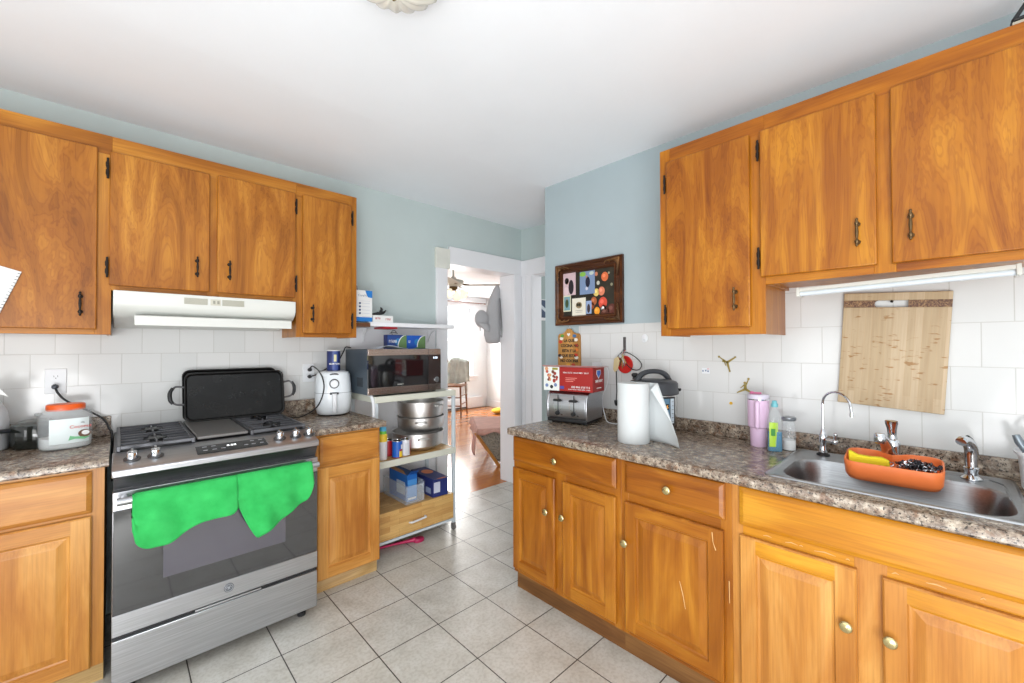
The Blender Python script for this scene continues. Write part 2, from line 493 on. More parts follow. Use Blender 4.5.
# trims : stove-wall doorway
def trim(name, boxes, mat=None, bevel=.004):
    b = MB()
    for a, c in boxes: b.box(a, c)
    return struct(b.build(name, mat or m_white, bevel=bevel))
trim('trim_1', [((1.945, YA-.025, 0), (2.055, YA, 2.09))])
trim('trim_2', [((2.072, YA-.028, 2.082), (XC, YA, 2.235))])
trim('trim_3', [((2.853, YA-.025, 0), (2.955, YA, 2.085))])
trim('trim_4', [((2.045, YA-.001, 0), (2.058, YA+.19, 2.09)), ((2.853, YA-.001, 0), (2.915, YA+.19, 2.09)), ((1.99, YA-.001, 2.083), (2.915, YA+.19, 2.13))])
trim('trim_5', [((1.935, YA-.033, 2.035), (2.076, YA-.001, 2.207))], m_plast)
# side doorway trims
trim('trim_6', [((XC-.022, 2.80, 0), (XC, 2.955, 2.075)), ((XC-.030, 2.812, 0), (XC-.02, 2.83, 2.075)), ((XC-.030, 2.90, 0), (XC-.02, 2.915, 2.075)), ((XC-.02, YA-.03, 0), (XC, YA-.02, 2.085))])
trim('trim_7', [((XC-.026, 1.95, 2.072), (XC, YA-.02, 2.228))])
trim('trim_8', [((XC-.001, 2.80, 0), (XC+.11, 2.86, 2.08)), ((XC-.001, 2.04, 0), (XC+.11, 2.10, 2.08)), ((XC-.001, 2.04, 2.065), (XC+.11, 2.86, 2.10)), ((XC-.022, 1.99, 0), (XC, 2.10, 2.075))])
# living room
XR, YF = 6.15, 7.287
b = MB(); b.box((XR, 3.15, 0), (XR+.1, YF+.1, 2.6)); struct(b.build('wall_living_right', m_lwall, smooth=False))
b = MB()
WX0, WX1, WZ0, WZ1 = 4.62, 5.71, .74, 2.22
b.box((1.6, YF, 0), (WX0, YF+.12, 2.6)); b.box((WX1, YF, 0), (XR, YF+.12, 2.6)); b.box((WX0, YF, 0), (WX1, YF+.12, WZ0)); b.box((WX0, YF, WZ1), (WX1, YF+.12, 2.6))
struct(b.build('wall_living_far', m_lwall, smooth=False))
b = MB(); b.box((1.2, 3.15, 2.47), (XR+.1, YF+.1, 2.56)); struct(b.build('ceiling', m_ceil, smooth=False))
w = bpy.data.objects.new('window_1', None); COL.objects.link(w); w['kind'] = 'structure'; w.location = (WX0, YF, WZ0)
wl, hl = WX1-WX0, WZ1-WZ0
b = MB()
b.box((-.13, -.025, -.015), (0, .0, hl)); b.box((wl, -.025, -.015), (wl+.13, 0, hl)); b.box((-.13, -.025, hl), (wl+.13, 0, hl+.12)); b.box((-.16, -.06, -.05), (wl+.16, 0, -.015)); b.box((-.13, -.02, -.13), (wl+.13, 0, -.05))
b.build('window_casing', m_white, w, bevel=.004)
b = MB()
for z0, z1, y in ((.0, hl*.5+.02, .03), (hl*.5-.02, hl, .065)):
    b.box((.02, y, z0), (.06, y+.03, z1)); b.box((wl-.06, y, z0), (wl-.02, y+.03, z1)); b.box((.06, y, z0), (wl-.06, y+.03, z0+.045)); b.box((.06, y, z1-.045), (wl-.06, y+.03, z1))
b.build('window_sash', m_white, w, bevel=.003)
b = MB(); b.box((.06, .043, .045), (wl-.06, .047, hl*.5-.02)); b.box((.06, .078, hl*.5+.02), (wl-.06, .082, hl-.045)); b.build('window_pane', m_pane, w)
trim('baseboard_living_right', [((XR-.02, 3.2, 0), (XR, YF, .14))])

# ------------------------------------------------------------------ cabinet pieces (local: front faces -y, x to the right)
def panel_door(name, x0, x1, z0, z1, parent, mz, mx, stile=.052, t=.019):
    b = MB()
    def ring(ins, y): return [b.v(p) for p in ((x0+ins, y, z0+ins), (x1-ins, y, z0+ins), (x1-ins, y, z1-ins), (x0+ins, y, z1-ins))]
    outer = [ring(*q) for q in ((0, t), (0, .005), (.005, 0))]
    b.f(outer[0])
    for a, c in zip(outer, outer[1:]):
        for i in range(4): b.f([a[i], a[(i+1) % 4], c[(i+1) % 4], c[i]])
    e = .005
    def q(xa, xb, za, zb, m): b.f([b.v(p) for p in ((xa, 0, za), (xb, 0, za), (xb, 0, zb), (xa, 0, zb))], m)
    q(x0+e, x0+stile, z0+e, z1-e, 0); q(x1-stile, x1-e, z0+e, z1-e, 0)
    q(x0+stile, x1-stile, z0+e, z0+stile, 1); q(x0+stile, x1-stile, z1-stile, z1-e, 1)
    R = [ring(*p) for p in ((stile, 0), (stile+.004, .007), (stile+.010, .009), (stile+.013, .0085), (stile+.036, .0015), (stile+.038, .0012))]
    for k, (a, c) in enumerate(zip(R, R[1:])):
        for i in range(4): b.f([a[i], a[(i+1) % 4], c[(i+1) % 4], c[i]], 1 if (i in (0, 2) and k < 2) else 0)
    b.f(R[-1])
    return b.build(name, [mz, mx], parent, smooth=False)
def slab(name, x0, x1, z0, z1, parent, mat, t=.019, bevel=.004):
    b = MB(); b.box((x0, 0, z0), (x1, t, z1)); return b.build(name, mat, parent, bevel=bevel, seg=2)
def drawer_front(name, x0, x1, z0, z1, parent, mat, t=.019):
    b = MB()
    def ring(ins, y): return [b.v(p) for p in ((x0+ins, y, z0+ins), (x1-ins, y, z0+ins), (x1-ins, y, z1-ins), (x0+ins, y, z1-ins))]
    R = [ring(*q) for q in ((0, t), (0, .009), (.004, .006), (.016, 0))]
    b.f(R[0])
    for a, c in zip(R, R[1:]):
        for i in range(4): b.f([a[i], a[(i+1) % 4], c[(i+1) % 4], c[i]])
    b.f(R[-1])
    return b.build(name, mat, parent, smooth=False)
def knob(x, z, parent, y=0):
    b = MB(); b.lathe([(.007, 0), (.006, -.008), (.006, -.014), (.015, -.018), (.017, -.022), (.0145, -.026), (.012, -.0265), (.006, -.028), (.0005, -.0285)], (x, y, z), 20, axis='y')
    return b.build('knob', m_brass, parent, angle=50)
def pull(x, z0, z1, parent, mat=None):
    b = MB(); zm = (z0+z1)/2; h = (z1-z0)/2
    b.lathe([(.0005, -h), (.004, -h*.93), (.0045, -h*.85), (.003, -h*.8), (.006, -h*.7), (.0068, -h*.6), (.004, -h*.5), (.0028, -h*.45), (.0042, -h*.3), (.0055, 0), (.0042, h*.3), (.0028, h*.45), (.004, h*.5), (.0068, h*.6), (.006, h*.7), (.003, h*.8), (.0045, h*.85), (.004, h*.93), (.0005, h)], (x, -.024, zm), 12)
    for s in (-1, 1): b.cyl((x, 0, zm+s*h*.62), (x, -.024, zm+s*h*.62), .0045, n=10)
    for s in (-1, 1): b.lathe([(.009, 0), (.008, -.003)], (x, 0, zm+s*h*.62), 12, axis='y')
    return b.build('handle', mat or m_bronze, parent, angle=60)
def hinge(x, z0, z1, parent, mat=None):
    b = MB(); zm = (z0+z1)/2; h = (z1-z0)/2
    b.cyl((x, -.006, z0+.006), (x, -.006, z1-.006), .0042, n=10)
    for s in (-1, 1): b.ball((x, -.006, zm+s*h*.93), .005, 8)
    for s in (-1, 1):
        b.prism([(x-.002, zm+s*h*.05), (x-.007, zm+s*h*.15), (x-.008, zm+s*h*.5), (x-.004, zm+s*h*.75), (x-.002, zm+s*h*.8)], 'xz', .012, -.003)
        b.box((x, -.002, zm+s*h*.1), (x+.004, .001, zm+s*h*.75))
    return b.build('hinge', mat or m_iron, parent, angle=50)

# ---- wall cabinets on the stove wall (front plane y = 2.66)
def wall_cab(name, label, loc, rotz, w, h, depth, doors, stiles, rails, mz, mx, mply, group=None, hinges=(), pulls=(), hmat=None, ends=(0, 0)):
    t = thing(name, label, 'cabinet', loc, rotz, group)
    b = MB(); b.box((.0, .034, .0), (.016, depth, h)); b.box((w-.016, .034, 0), (w, depth, h)); b.box((.016, .034, .012), (w-.016, depth, .026)); b.box((.016, .034, h-.02), (w-.016, depth, h-.004)); b.box((.016, depth-.008, .026), (w-.016, depth, h-.02))
    b.build('carcass', mz, t, bevel=.001)
    ztop_ = max(r[2] for r in rails)
    xa, xb = 0, w
    for i, (x0, x1) in enumerate(stiles):
        if x1-x0 < .002: continue
        full = (i == 0 and ends[0]) or (i == len(stiles)-1 and ends[1])
        if full:
            if i == 0: xa = x1
            else: xb = x0
        b = MB(); b.box((x0, .0185, 0), (x1, .034, h if full else ztop_)); b.build('stile', mz, t, bevel=.0012)
    for x0, x1, z0, z1 in rails:
        if z0 < .1: b = MB(); b.box((x0, .0195, z0), (x1, .0335, z1)); b.build('rail', mx, t, bevel=.0012)
    b = MB(); b.box((xa, .0187, ztop_), (xb, .0338, h)); b.build('rail', mx, t, bevel=.0012)
    ds = []
    for x0, x1, z0, z1 in doors: ds.append(slab('door', x0, x1, z0, z1, t, mply))
    for di, x, z0, z1 in pulls: pull(x, z0, z1, ds[di], hmat or (m_iron if rotz == 0 else m_bronze))
    for di, x, z0, z1 in hinges: hinge(x, z0, z1, ds[di])
    return t
FY = 2.66
Z0 = 1.424; ZT = 2.352
wall_cab('wall_cabinet', 'tall brown plywood wall cabinet at the far left, its door holding the spiral notepad', (-.93, FY, Z0), 0, .905, ZT-Z0, YA-FY-.003,
    [(.03, .43, .023, .856), (.465, .858, .023, .856)], [(0, .04), (.42, .475), (.85, .905)], [(.04, .42, 0, .04), (.475, .85, 0, .04), (.04, .42, .84, ZT-Z0), (.475, .85, .84, ZT-Z0)], m_frz, m_frx, m_ply,
    pulls=[(0, .40, .08, .19), (1, .807, .08, .19)])
hh = ZT-1.631
wall_cab('wall_cabinet', 'short two-door brown plywood wall cabinet directly above the white range hood', (-.025, FY, 1.631), 0, .795, hh, YA-FY-.003,
    [(-.008, .370, .023, .645), (.404, .785, .025, .652)], [(0, .03), (.36, .414), (.775, .795)], [(.03, .36, 0, .035), (.414, .775, 0, .035), (.03, .36, .635, hh), (.414, .775, .635, hh)], m_frz, m_frx, m_ply,
    pulls=[(0, .317, .091, .199), (1, .456, .091, .199)], hinges=[(0, -.014, .514, .608), (0, -.014, .057, .150), (1, .789, .062, .158), (1, .789, .524, .615)])
wall_cab('wall_cabinet', 'narrow tall brown plywood wall cabinet at the right of the range hood', (.77, FY, Z0), 0, .367, ZT-Z0, YA-FY-.003,
    [(.032, .327, .025, .862)], [(0, .042), (.316, .367)], [(.042, .316, 0, .035), (.042, .316, .845, ZT-Z0)], m_frz, m_frx, m_ply,
    ends=(0, 1), pulls=[(0, .084, .088, .199)], hinges=[(0, .331, .058, .157), (0, .331, .729, .824)])
# ---- wall cabinets on the sink wall (front plane x = 1.922)
FXU = 1.922; DU = XB-FXU-.003
zb = 1.413; hb = 2.326-zb
wall_cab('wall_cabinet', 'narrow tall amber wooden wall cabinet nearest the framed picture', (FXU, .967, zb), RB, .457, hb, DU,
    [(.039, .404, .033, .845)], [(0, .05), (.394, .457)], [(.05, .394, 0, .042), (.05, .394, .835, hb)], m_frzB, m_frxB, m_plyB,
    ends=(1, 0), pulls=[(0, .348, .101, .202)], hinges=[(0, .034, .69, .78), (0, .034, .055, .15)])
zb2 = 1.618; hb2 = 2.326-zb2
wall_cab('wall_cabinet', 'wide two-door amber wooden wall cabinet above the sink and cutting board', (FXU, .510, zb2), RB, .79, hb2, DU,
    [(-.014, .350, .030, .639), (.388, .752, .028, .636)], [(0, .0), (.34, .398), (.742, .79)], [(0, .34, 0, .038), (.398, .742, 0, .038), (0, .34, .628, hb2), (.398, .742, .628, hb2)], m_frzB, m_frxB, m_plyB,
    pulls=[(0, .298, .097, .201), (1, .436, .095, .199)], hinges=[(0, -.019, .513, .599), (0, -.019, .064, .152)])

# ---- base cabinets
def base_cab(name, label, loc, rotz, w, depth, zf0, ztop, doors, drawers, mz, mx, kmat, kick=.05, stiles=(), rails=(), knobs=(), dstile=.052, kz=.12):
    t = thing(name, label, 'cabinet', loc, rotz)
    b = MB(); b.box((0, .034, zf0), (.016, depth, ztop)); b.box((w-.016, .034, zf0), (w, depth, ztop)); b.box((.016, .034, zf0), (w-.016, depth, zf0+.016)); b.box((.016, depth-.01, zf0), (w-.016, depth, ztop)); b.box((.016, .034, ztop-.018), (w-.016, .10, ztop))
    b.build('carcass', mz, t, bevel=.001)
    b = MB(); b.box((.016, .0345, zf0+.03), (w-.016, .04, ztop-.02)); b.build('dark_gap', m_frd, t)
    for x0, x1 in stiles:
        b = MB(); b.box((x0, .0195, zf0), (x1, .0345, ztop)); b.build('stile', mz, t, bevel=.001)
    for x0, x1, z0, z1 in rails:
        b = MB(); b.box((x0, .020, z0), (x1, .034, z1)); b.build('rail', mx, t, bevel=.001)
    b = MB(); b.box((.0, kick, 0), (w, kick+.016, zf0+.001)); b.build('kick_board', kmat, t)
    parts = []
    for d in doors: parts.append(panel_door('door', *d, t, mz, mx, dstile))
    for d in drawers: parts.append(drawer_front('drawer', *d, t, mx))
    for pi, x, z in knobs: knob(x, z, parts[pi])
    return t
FB = 1.61
base_cab('base_cabinet', 'amber base cabinet with one drawer over two doors below the toaster', (FB, 1.693, 0), RB, .690, XB-FB-.004, .10, .868,
    [(.006, .311, .125, .687), (.364, .667, .125, .687)], [(.005, .669, .724, .857)], m_mapz, m_mapx, m_kick, .045,
    [(0, .03), (.30, .375), (.655, .690)], [(.03, .30, .10, .14), (.375, .655, .10, .14), (.03, .655, .68, .735), (.03, .655, .845, .868)], [(0, .267, .512), (1, .374-.0, .514), (2, .326, .783)])
base_cab('base_cabinet', 'amber base cabinet with one drawer over a single wide scratched door', (FB, 1.003, 0), RB, .460, XB-FB-.004, .10, .868,
    [(.024, .432, .125, .682)], [(.025, .437, .722, .857)], m_mapz, m_mapx, m_kick, .045,
    [(0, .035), (.42, .460)], [(.035, .42, .10, .14), (.035, .42, .675, .735), (.035, .42, .845, .868)], [(0, .033, .508), (1, .227, .785)])
m_sinkx = wood('golden_oak_level', (182, 116, 18), (202, 138, 28), (216, 158, 46), 'x', 1.6, .5, streak=.3)
base_cab('base_cabinet', 'golden base cabinet under the sink with long blank front over two doors', (FB, .543, 0), RB, .86, XB-FB-.004, .10, .868,
    [(.028, .352, .125, .688), (.410, .735, .125, .688)], [(.027, .80, .724, .860)], m_oakz, m_sinkx, m_kick, .045,
    [(0, .035), (.345, .42), (.725, .86)], [(.035, .345, .10, .14), (.42, .725, .10, .14), (.035, .725, .68, .735), (.035, .725, .85, .868)], [(0, .328, .516), (1, .427, .520)])
FA = 2.355
base_cab('base_cabinet', 'narrow honey oak base cabinet between the stove and the white shelf cart', (.765, FA, 0), 0, .387, YA-FA-.01, .085, .880,
    [(.022, .381, .088, .700)], [(.034, .381, .716, .868)], m_oakz, m_oakx, m_kicklight, .055,
    [(0, .045), (.345, .387)], [(.045, .345, .085, .10), (.045, .345, .69, .73), (.045, .345, .86, .88)], dstile=.058)
base_cab('base_cabinet', 'honey oak base cabinet at the far left beside the stove', (-.80, FA, 0), 0, .764, YA-FA-.01, .085, .880,
    [(.37, .728, .088, .690), (.0, .355, .088, .690)], [(.37, .728, .703, .868), (0, .355, .703, .868)], m_oakz, m_oakx, m_kicklight, .055,
    [(0, .01), (.345, .38), (.715, .764)], [(.01, .715, .085, .10), (.01, .715, .68, .72), (.01, .715, .86, .88)], dstile=.058)

m_scr = plain('bare_wood_scratch', (214, 176, 122), .7)
def scratch(cab, pts, r):
    b = MB(); b.tube([(x, y_, z) for x, y_, z in pts], r, 5); b.build('scratch', m_scr, cab)
cabs = [o for o in COL.objects if o.name.startswith('base_cabinet')]
c1, c2, c3 = cabs[0], cabs[1], cabs[2]
scratch(c2, [(.270, .0008, .435), (.282, .0008, .39), (.292, .0008, .335)], [.0012, .0018, .0008])
scratch(c2, [(.395, -.0003, .668), (.399, -.0003, .63), (.408, -.0003, .605)], [.002, .001, .002])
scratch(c2, [(.447, .0192, .50), (.448, .0192, .42)], [.0015, .001])
for i, (xa, xb) in enumerate(((.10, .125), (.165, .20), (.205, .215), (.245, .30), (.325, .335), (.43, .445), (.50, .54), (.60, .61), (.70, .73))):
    scratch(c3, [(xa, .0195, .704-.002*(i % 2)), ((xa+xb)/2, .0195, .707), (xb, .0195, .704)], [.0008, .0018, .0006])
# ---- countertops
def counter_edge(t, name, x0, x1, y0, y1, z0, z1, splash, mat=m_gran):
    """local: front at y0 (faces -y)"""
    b = MB(); r = .008
    prof = [(y1, z0), (y0+.004, z0), (y0, z0+.006), (y0, z1-r), (y0+r*.3, z1-r*.3), (y0+r, z1), (y1, z1)]
    b.prism(prof, 'yz', x0, x1)
    b.build('top', mat, t, angle=30)
    b = MB(); b.box((x0, y1-.02, z1), (x1, y1, z1+splash)); b.build('backsplash', mat, t, bevel=.004)
t = thing('countertop', 'short speckled brown countertop between stove and microwave, under the air fryer', 'countertop', (.765, 2.343, 0))
counter_edge(t, 'c', -.003, .415, 0, YA-2.343-.008, .882, .914, .10)
t = thing('countertop', 'speckled brown countertop at far left under the orange-lidded jar', 'countertop', (-.024, 2.343, 0))
counter_edge(t, 'c', -1.0, 0, 0, YA-2.343-.008, .882, .914, .10)
CZ = .905          # sink-side counter height
CX, CY0 = 1.594, 1.712
t = thing('countertop', 'long speckled brown countertop holding the sink, toaster and paper towel roll', 'countertop', (CX, CY0, 0), RB)
D = XB-CX-.008
b = MB(); r = .008; z0 = .868
b.prism([(.09, z0), (.004, z0), (0, z0+.006), (0, CZ-r), (r*.3, CZ-r*.3), (r, CZ), (.09, CZ)], 'yz', 0, 2.3)
b.box((0, .56, z0), (2.3, D, CZ)); b.box((0, .09, z0), (1.29, .56, CZ)); b.box((1.86, .09, z0), (2.3, .56, CZ))
b.build('top', m_gran, t, angle=30)
b = MB(); b.box((.02, D-.02, CZ), (2.3, D, .972)); b.build('backsplash', m_gran, t, bevel=.004)
def W2L(x, y): return (CY0-y, x-CX)      # world -> local of sink-side counter frame

# ---- sink
t = thing('sink', 'stainless steel single bowl sink set into the speckled countertop', 'sink', (CX, CY0, 0), RB)
b = MB()
ocx, ocy, ow, oh = 1.565, .327, .612, .515
bcx, bcy, bw, bh = 1.572, .262, .535, .345
rings = [rrect(ocx, ocy, ow, oh, .028, CZ+.0005), rrect(ocx, ocy, ow-.004, oh-.004, .027, CZ+.005), rrect(ocx, ocy, ow-.018, oh-.018, .022, CZ+.0065), rrect(ocx, ocy, ow-.026, oh-.026, .02, CZ+.004),
         rrect(bcx, bcy, bw+.03, bh+.03, .10, CZ+.004), rrect(bcx, bcy, bw+.012, bh+.012, .10, CZ+.003), rrect(bcx, bcy, bw, bh, .098, CZ-.006), rrect(bcx, bcy, bw-.02, bh-.02, .09, CZ-.13),
         rrect(bcx, bcy, bw-.05, bh-.05, .08, CZ-.158), rrect(bcx, bcy, bw-.11, bh-.11, .06, CZ-.168)]
b.loft(rings, cap0=False, cap1=True)
b.build('basin', m_sink, t, angle=40)
b = MB(); b.lathe([(.045, CZ-.1675), (.043, CZ-.165), (.034, CZ-.166), (.03, CZ-.172), (.001, CZ-.173)], (bcx, bcy, 0), 24, cap0=False); b.build('drain', m_chrome, t)
b = MB(); b.tube([(ocx-.01, ocy+.2, CZ+.006), (ocx+ow/2-.06, ocy+.2, CZ+.006), (ocx+ow/2-.03, ocy+.16, CZ+.006), (ocx+ow/2-.03, ocy-.02, CZ+.006)], .0025, 6); b.build('deck_ridge', m_sink, t)

# ---- filtered water tap
def at(x, y, z=CZ+.005): return (x, y, z)
t = thing('water_tap', 'slim chrome gooseneck water tap left of the orange caddy', 'faucet', at(2.12, .353), RB)
b = MB(); b.lathe([(.023, 0), (.023, .004), (.014, .012)], n=20, cap1=True); b.build('base_ring', m_black, t)
b = MB(); b.lathe([(.0135, .01), (.0155, .018), (.0125, .03), (.011, .045), (.0145, .055), (.0155, .075), (.012, .09), (.008, .1), (.0055, .115)], n=18)
b.build('tap_body', m_chrome, t, angle=60)
b = MB()
pts = [(0, 0, .11), (0, 0, .205)] + [(.052-.052*math.cos(a), -.050+.050*math.cos(a), .213+.055*math.sin(a)) for a in [PI*k/8 for k in range(0, 9)]] + [(.106, -.102, .196)]
b.tube(pts, .0048, 10, smooth=3); b.lathe([(.0065, .182), (.0065, .198)], (.106, -.102, 0), 12)
b.build('gooseneck', m_chrome, t, angle=60)
b = MB(); b.cyl((0, 0, .065), (.04, -.012, .062), .008, n=12); b.ball((.041, -.012, .062), .0115); b.cyl((.041, -.012, .062), (.043, -.012, .088), .005, .007, n=10); b.ball((.043, -.012, .092), .008, 10)
b.build('lever', m_chrome, t, angle=60)
# ---- main faucet
t = thing('kitchen_faucet', 'chunky chrome single-lever faucet rising through the orange caddy', 'faucet', at(2.055, .137), RB)
b = MB(); b.lathe([(.030, 0), (.030, .006), (.024, .012), (.0235, .05), (.022, .08), (.024, .095), (.02, .108), (.006, .116)], n=22, cap0=True, cap1=True); b.build('faucet_body', m_chrome, t, angle=50)
b = MB()
def ell(c, rx, rz, tilt, n=14):
    out = []
    for i in range(n):
        a = 2*PI*i/n; u, w = rx*math.cos(a), rz*math.sin(a)
        out.append((c[0]+u, c[1]+w*math.sin(tilt), c[2]+w*math.cos(tilt)))
    return out
b.loft([ell((0, -.008, .030), .020, .022, .5), ell((-.006, -.035, .062), .020, .024, .7), ell((-.012, -.065, .098), .018, .018, .6), ell((-.018, -.095, .122), .0155, .013, .3), ell((-.022, -.118, .132), .0145, .011, 0), ell((-.023, -.128, .131), .012, .008, 0)])
b.build('spout', m_chrome, t, angle=60)
b = MB(); b.lathe([(.0145, .112), (.0165, .115), (.0165, .142), (.013, .147), (.001, .148)], (-.023, -.124, 0), 18); b.build('aerator', m_chrome, t, angle=40)
b = MB(); b.loft([ell((0, -.002, .10), .016, .016, 1.2), ell((.0, .004, .125), .013, .012, 1.4), ell((0, -.004, .150), .0145, .0125, 1.2), ell((0, -.018, .172), .019, .011, 1.0), ell((0, -.026, .180), .018, .006, 1.0)])
b.build('lever', m_chrome, t, angle=60)
# ---- sprayer
t = thing('side_sprayer', 'chrome side sprayer with curved head, right of the orange caddy', 'faucet', at(2.10, -.058), RB)
b = MB(); b.lathe([(.028, 0), (.028, .004), (.021, .010), (.017, .014), (.0165, .028), (.020, .034), (.020, .038), (.0155, .042)], n=22); b.build('base_ring', m_chrome, t, angle=40)
b = MB(); b.tube([(0, 0, .04), (0, .002, .07), (0, .0, .10), (-.006, -.014, .122), (-.018, -.035, .133), (-.024, -.048, .128)], [.0155, .017, .0175, .0175, .0155, .0145], 14, smooth=4); b.build('spray_head', m_chrome, t, angle=60)
b = MB(); b.tube([(.004, .012, .065), (.004, .019, .095), (.0, .006, .128), (-.008, -.010, .143)], [.004, .006, .008, .006], 8, smooth=3); b.build('trigger', m_black, t, angle=60)

# ---- orange caddy round the faucet
m_or = plain('orange_silicone', (232, 122, 62), .45, 0, .04)
t = thing('sink_caddy', 'orange silicone caddy around the faucet holding sponge and scourer', 'caddy', (1.945, .130, .902), RB+.02, None, (math.radians(8), 0, RB+.02))
def oring(w, h, r, z, cy=0, notch=0): 
    out = rrect(0, cy, w, h, r, z, 6)
    return [(x, y - (notch*math.exp(-(x/.035)**2) if y > cy+h*.3 else 0), z) for x, y, z in out]
def dense(ring, k=4):
    out = []
    n = len(ring)
    for i in range(n):
        a, c = Vector(ring[i]), Vector(ring[(i+1) % n])
        kk = 10 if (a-c).length > .05 else 1
        for j in range(kk): out.append(tuple(a.lerp(c, j/kk)))
    return out
def cad(w, h, r, z, notch):
    base = dense(rrect(0, 0, w, h, r, 0, 5))
    return [(x, y-(notch*math.exp(-((x-.0)/.03)**2) if y > h*.2 else 0), z) for x, y, _ in base]
b = MB()
def cad2(ins, z, notch=.034):
    base = dense(rrect(0, 0, .252, .160, .036, 0, 5)); out = []
    for x, y, _ in base:
        d = 1-ins/.125; e = 1-ins/.084
        yy = y*e; xx = x*d
        if y > .06: yy -= notch*math.exp(-(x/.028)**2)
        out.append((xx, yy, z))
    return out
b.loft([cad2(.022, .0), cad2(.010, .004), cad2(.003, .02), cad2(0, .066), cad2(.0015, .069), cad2(.005, .069), cad2(.0065, .066), cad2(.009, .022), cad2(.024, .010)], cap0=True, cap1=True)
b.build('tray', m_or, t, angle=50)
b = MB(); b.lathe([(.036, .045), (.036, .052), (.031, .052), (.028, .045)], (0, .076, 0), 24, cap0=False, cap1=False)
for k in range(16):
    a = 2*PI*k/16; b.box((.027*math.cos(a)-.002, .076+.027*math.sin(a)-.002, .044), (.027*math.cos(a)+.002, .076+.027*math.sin(a)+.002, .049))
b.build('collar', m_or, t)
m_sponge = NT('yellow_sponge'); m_sponge.bump(m_sponge.noise(m_sponge.coords(), 300, 3), .6, .003); m_sponge = m_sponge.set((226, 208, 40), .9)
b = MB()
def spg(u, v):
    x = -.055+u*.11; return (x, 0, 0)
prof = [(-.055, 0), (.055, 0), (.055, .042), (.035, .052), (.0, .050), (-.03, .052), (-.055, .066)]
b.prism(prof, 'xz', -.012, .012)
sp = b.build('sponge', m_sponge, None, bevel=.004)
sp.location = (1.925, .190, .922); sp.rotation_euler = (0, 0, RB+.10); tag(sp, 'yellow sponge standing in the left half of the orange caddy', 'sponge')
b = MB(); rng = random.Random(3)
for k in range(170):
    p = Vector((rng.gauss(0, .017), rng.gauss(0, .011), abs(rng.gauss(.012, .010))))
    p.z = min(p.z, .030-abs(p.x)*.3)
    pts = []; a0 = rng.random()*6.28; ax = Vector((rng.gauss(0, 1), rng.gauss(0, 1), rng.gauss(0, 1))).normalized(); o = ax.orthogonal().normalized(); q = ax.cross(o)
    rr = rng.uniform(.004, .009)
    for j in range(7): pts.append(p + (o*math.cos(a0+j*.8)+q*math.sin(a0+j*.8))*rr + ax*j*.0008)
    b.tube(pts, .0014, 4, m=0 if k % 3 else 1)
sc = b.build('scourer', [plain('dark_steel_wool', (60, 60, 66), .3, .9), plain('bright_steel_wool', (190, 192, 196), .25, 1)], None)
sc.location = (1.915, .064, .950); sc.rotation_euler = (0, 0, RB+.1); sc.scale = (1.25, 1.2, 1.0); tag(sc, 'dark steel wool scourer in the right half of the orange caddy', 'scourer')

# ------------------------------------------------------------------ range hood
m_hood = plain('almond_white_enamel', (212, 214, 209), .35)
t = thing('range_hood', 'white under-cabinet range hood over the stove', 'range hood', (-.018, 2.615, 1.463), 0)
b = MB(); W = .768
# body cross-section in yz (front y=0)
out = [(0, .165), (0, .105), (.012, .085), (.05, .058), (.10, .045), (.16, .04), (.355, .002), (.355, .165)]
b.prism(out, 'yz', 0, W)
b.build('hood_shell', m_hood, t, bevel=.003)
b = MB(); b.prism([(-.028, .005), (-.028, .048), (-.02, .053), (.0, .053), (.05, .054), (.05, .03), (-.02, .005)], 'yz', .072, .738); b.build('hood_lip', m_hood, t, bevel=.002)
b = MB()
for x0, x1 in ((.255, .350), (.362, .405), (.412, .510)):
    b.box((x0, -.0015, .118), (x1, .001, .150))
b.build('vent_panel', plain('vent_recess', (196, 194, 180), .5), t)
b = MB()
for x0, x1 in ((.255, .350), (.412, .510)):
    for k in range(6): b.box((x0, -.003, .1195+k*.0052), (x1, -.001, .1215+k*.0052))
for k in range(2): b.box((.372+k*.018, -.004, .126), (.382+k*.018, -.001, .142))
b.build('vent_slat', plain('vent_slats', (150, 150, 138), .5), t)

# ------------------------------------------------------------------ stove
t = thing('gas_range', 'stainless steel gas stove with griddle plate, two green towels on its handle', 'stove', (-.012, 2.2, 0), 0)
W = .747
b = MB(); b.box((.002, .028, .045), (W-.002, .735, .90)); b.build('body', plain('stove_side_enamel', (52, 53, 56), .45), t, bevel=.003)
b = MB(); b.prism([(-.012, .866), (-.014, .889), (-.006, .895), (.155, .933), (.155, .90), (.02, .862)], 'yz', -.003, W+.003); b.build('control_panel', m_steel, t, bevel=.003)
b = MB(); b.prism([(-.008, .864), (.022, .815), (.05, .815), (.05, .866)], 'yz', .004, W-.004); b.build('under_bevel', m_steeld, t)
b = MB(); b.box((0, .155, .895), (W, .745, .931)); b.build('cooktop', m_steeld, t, bevel=.004)
b = MB(); b.box((.02, .165, .9315), (W-.02, .72, .934)); b.build('burner_well', plain('burner_well_enamel', (22, 22, 24), .35), t)
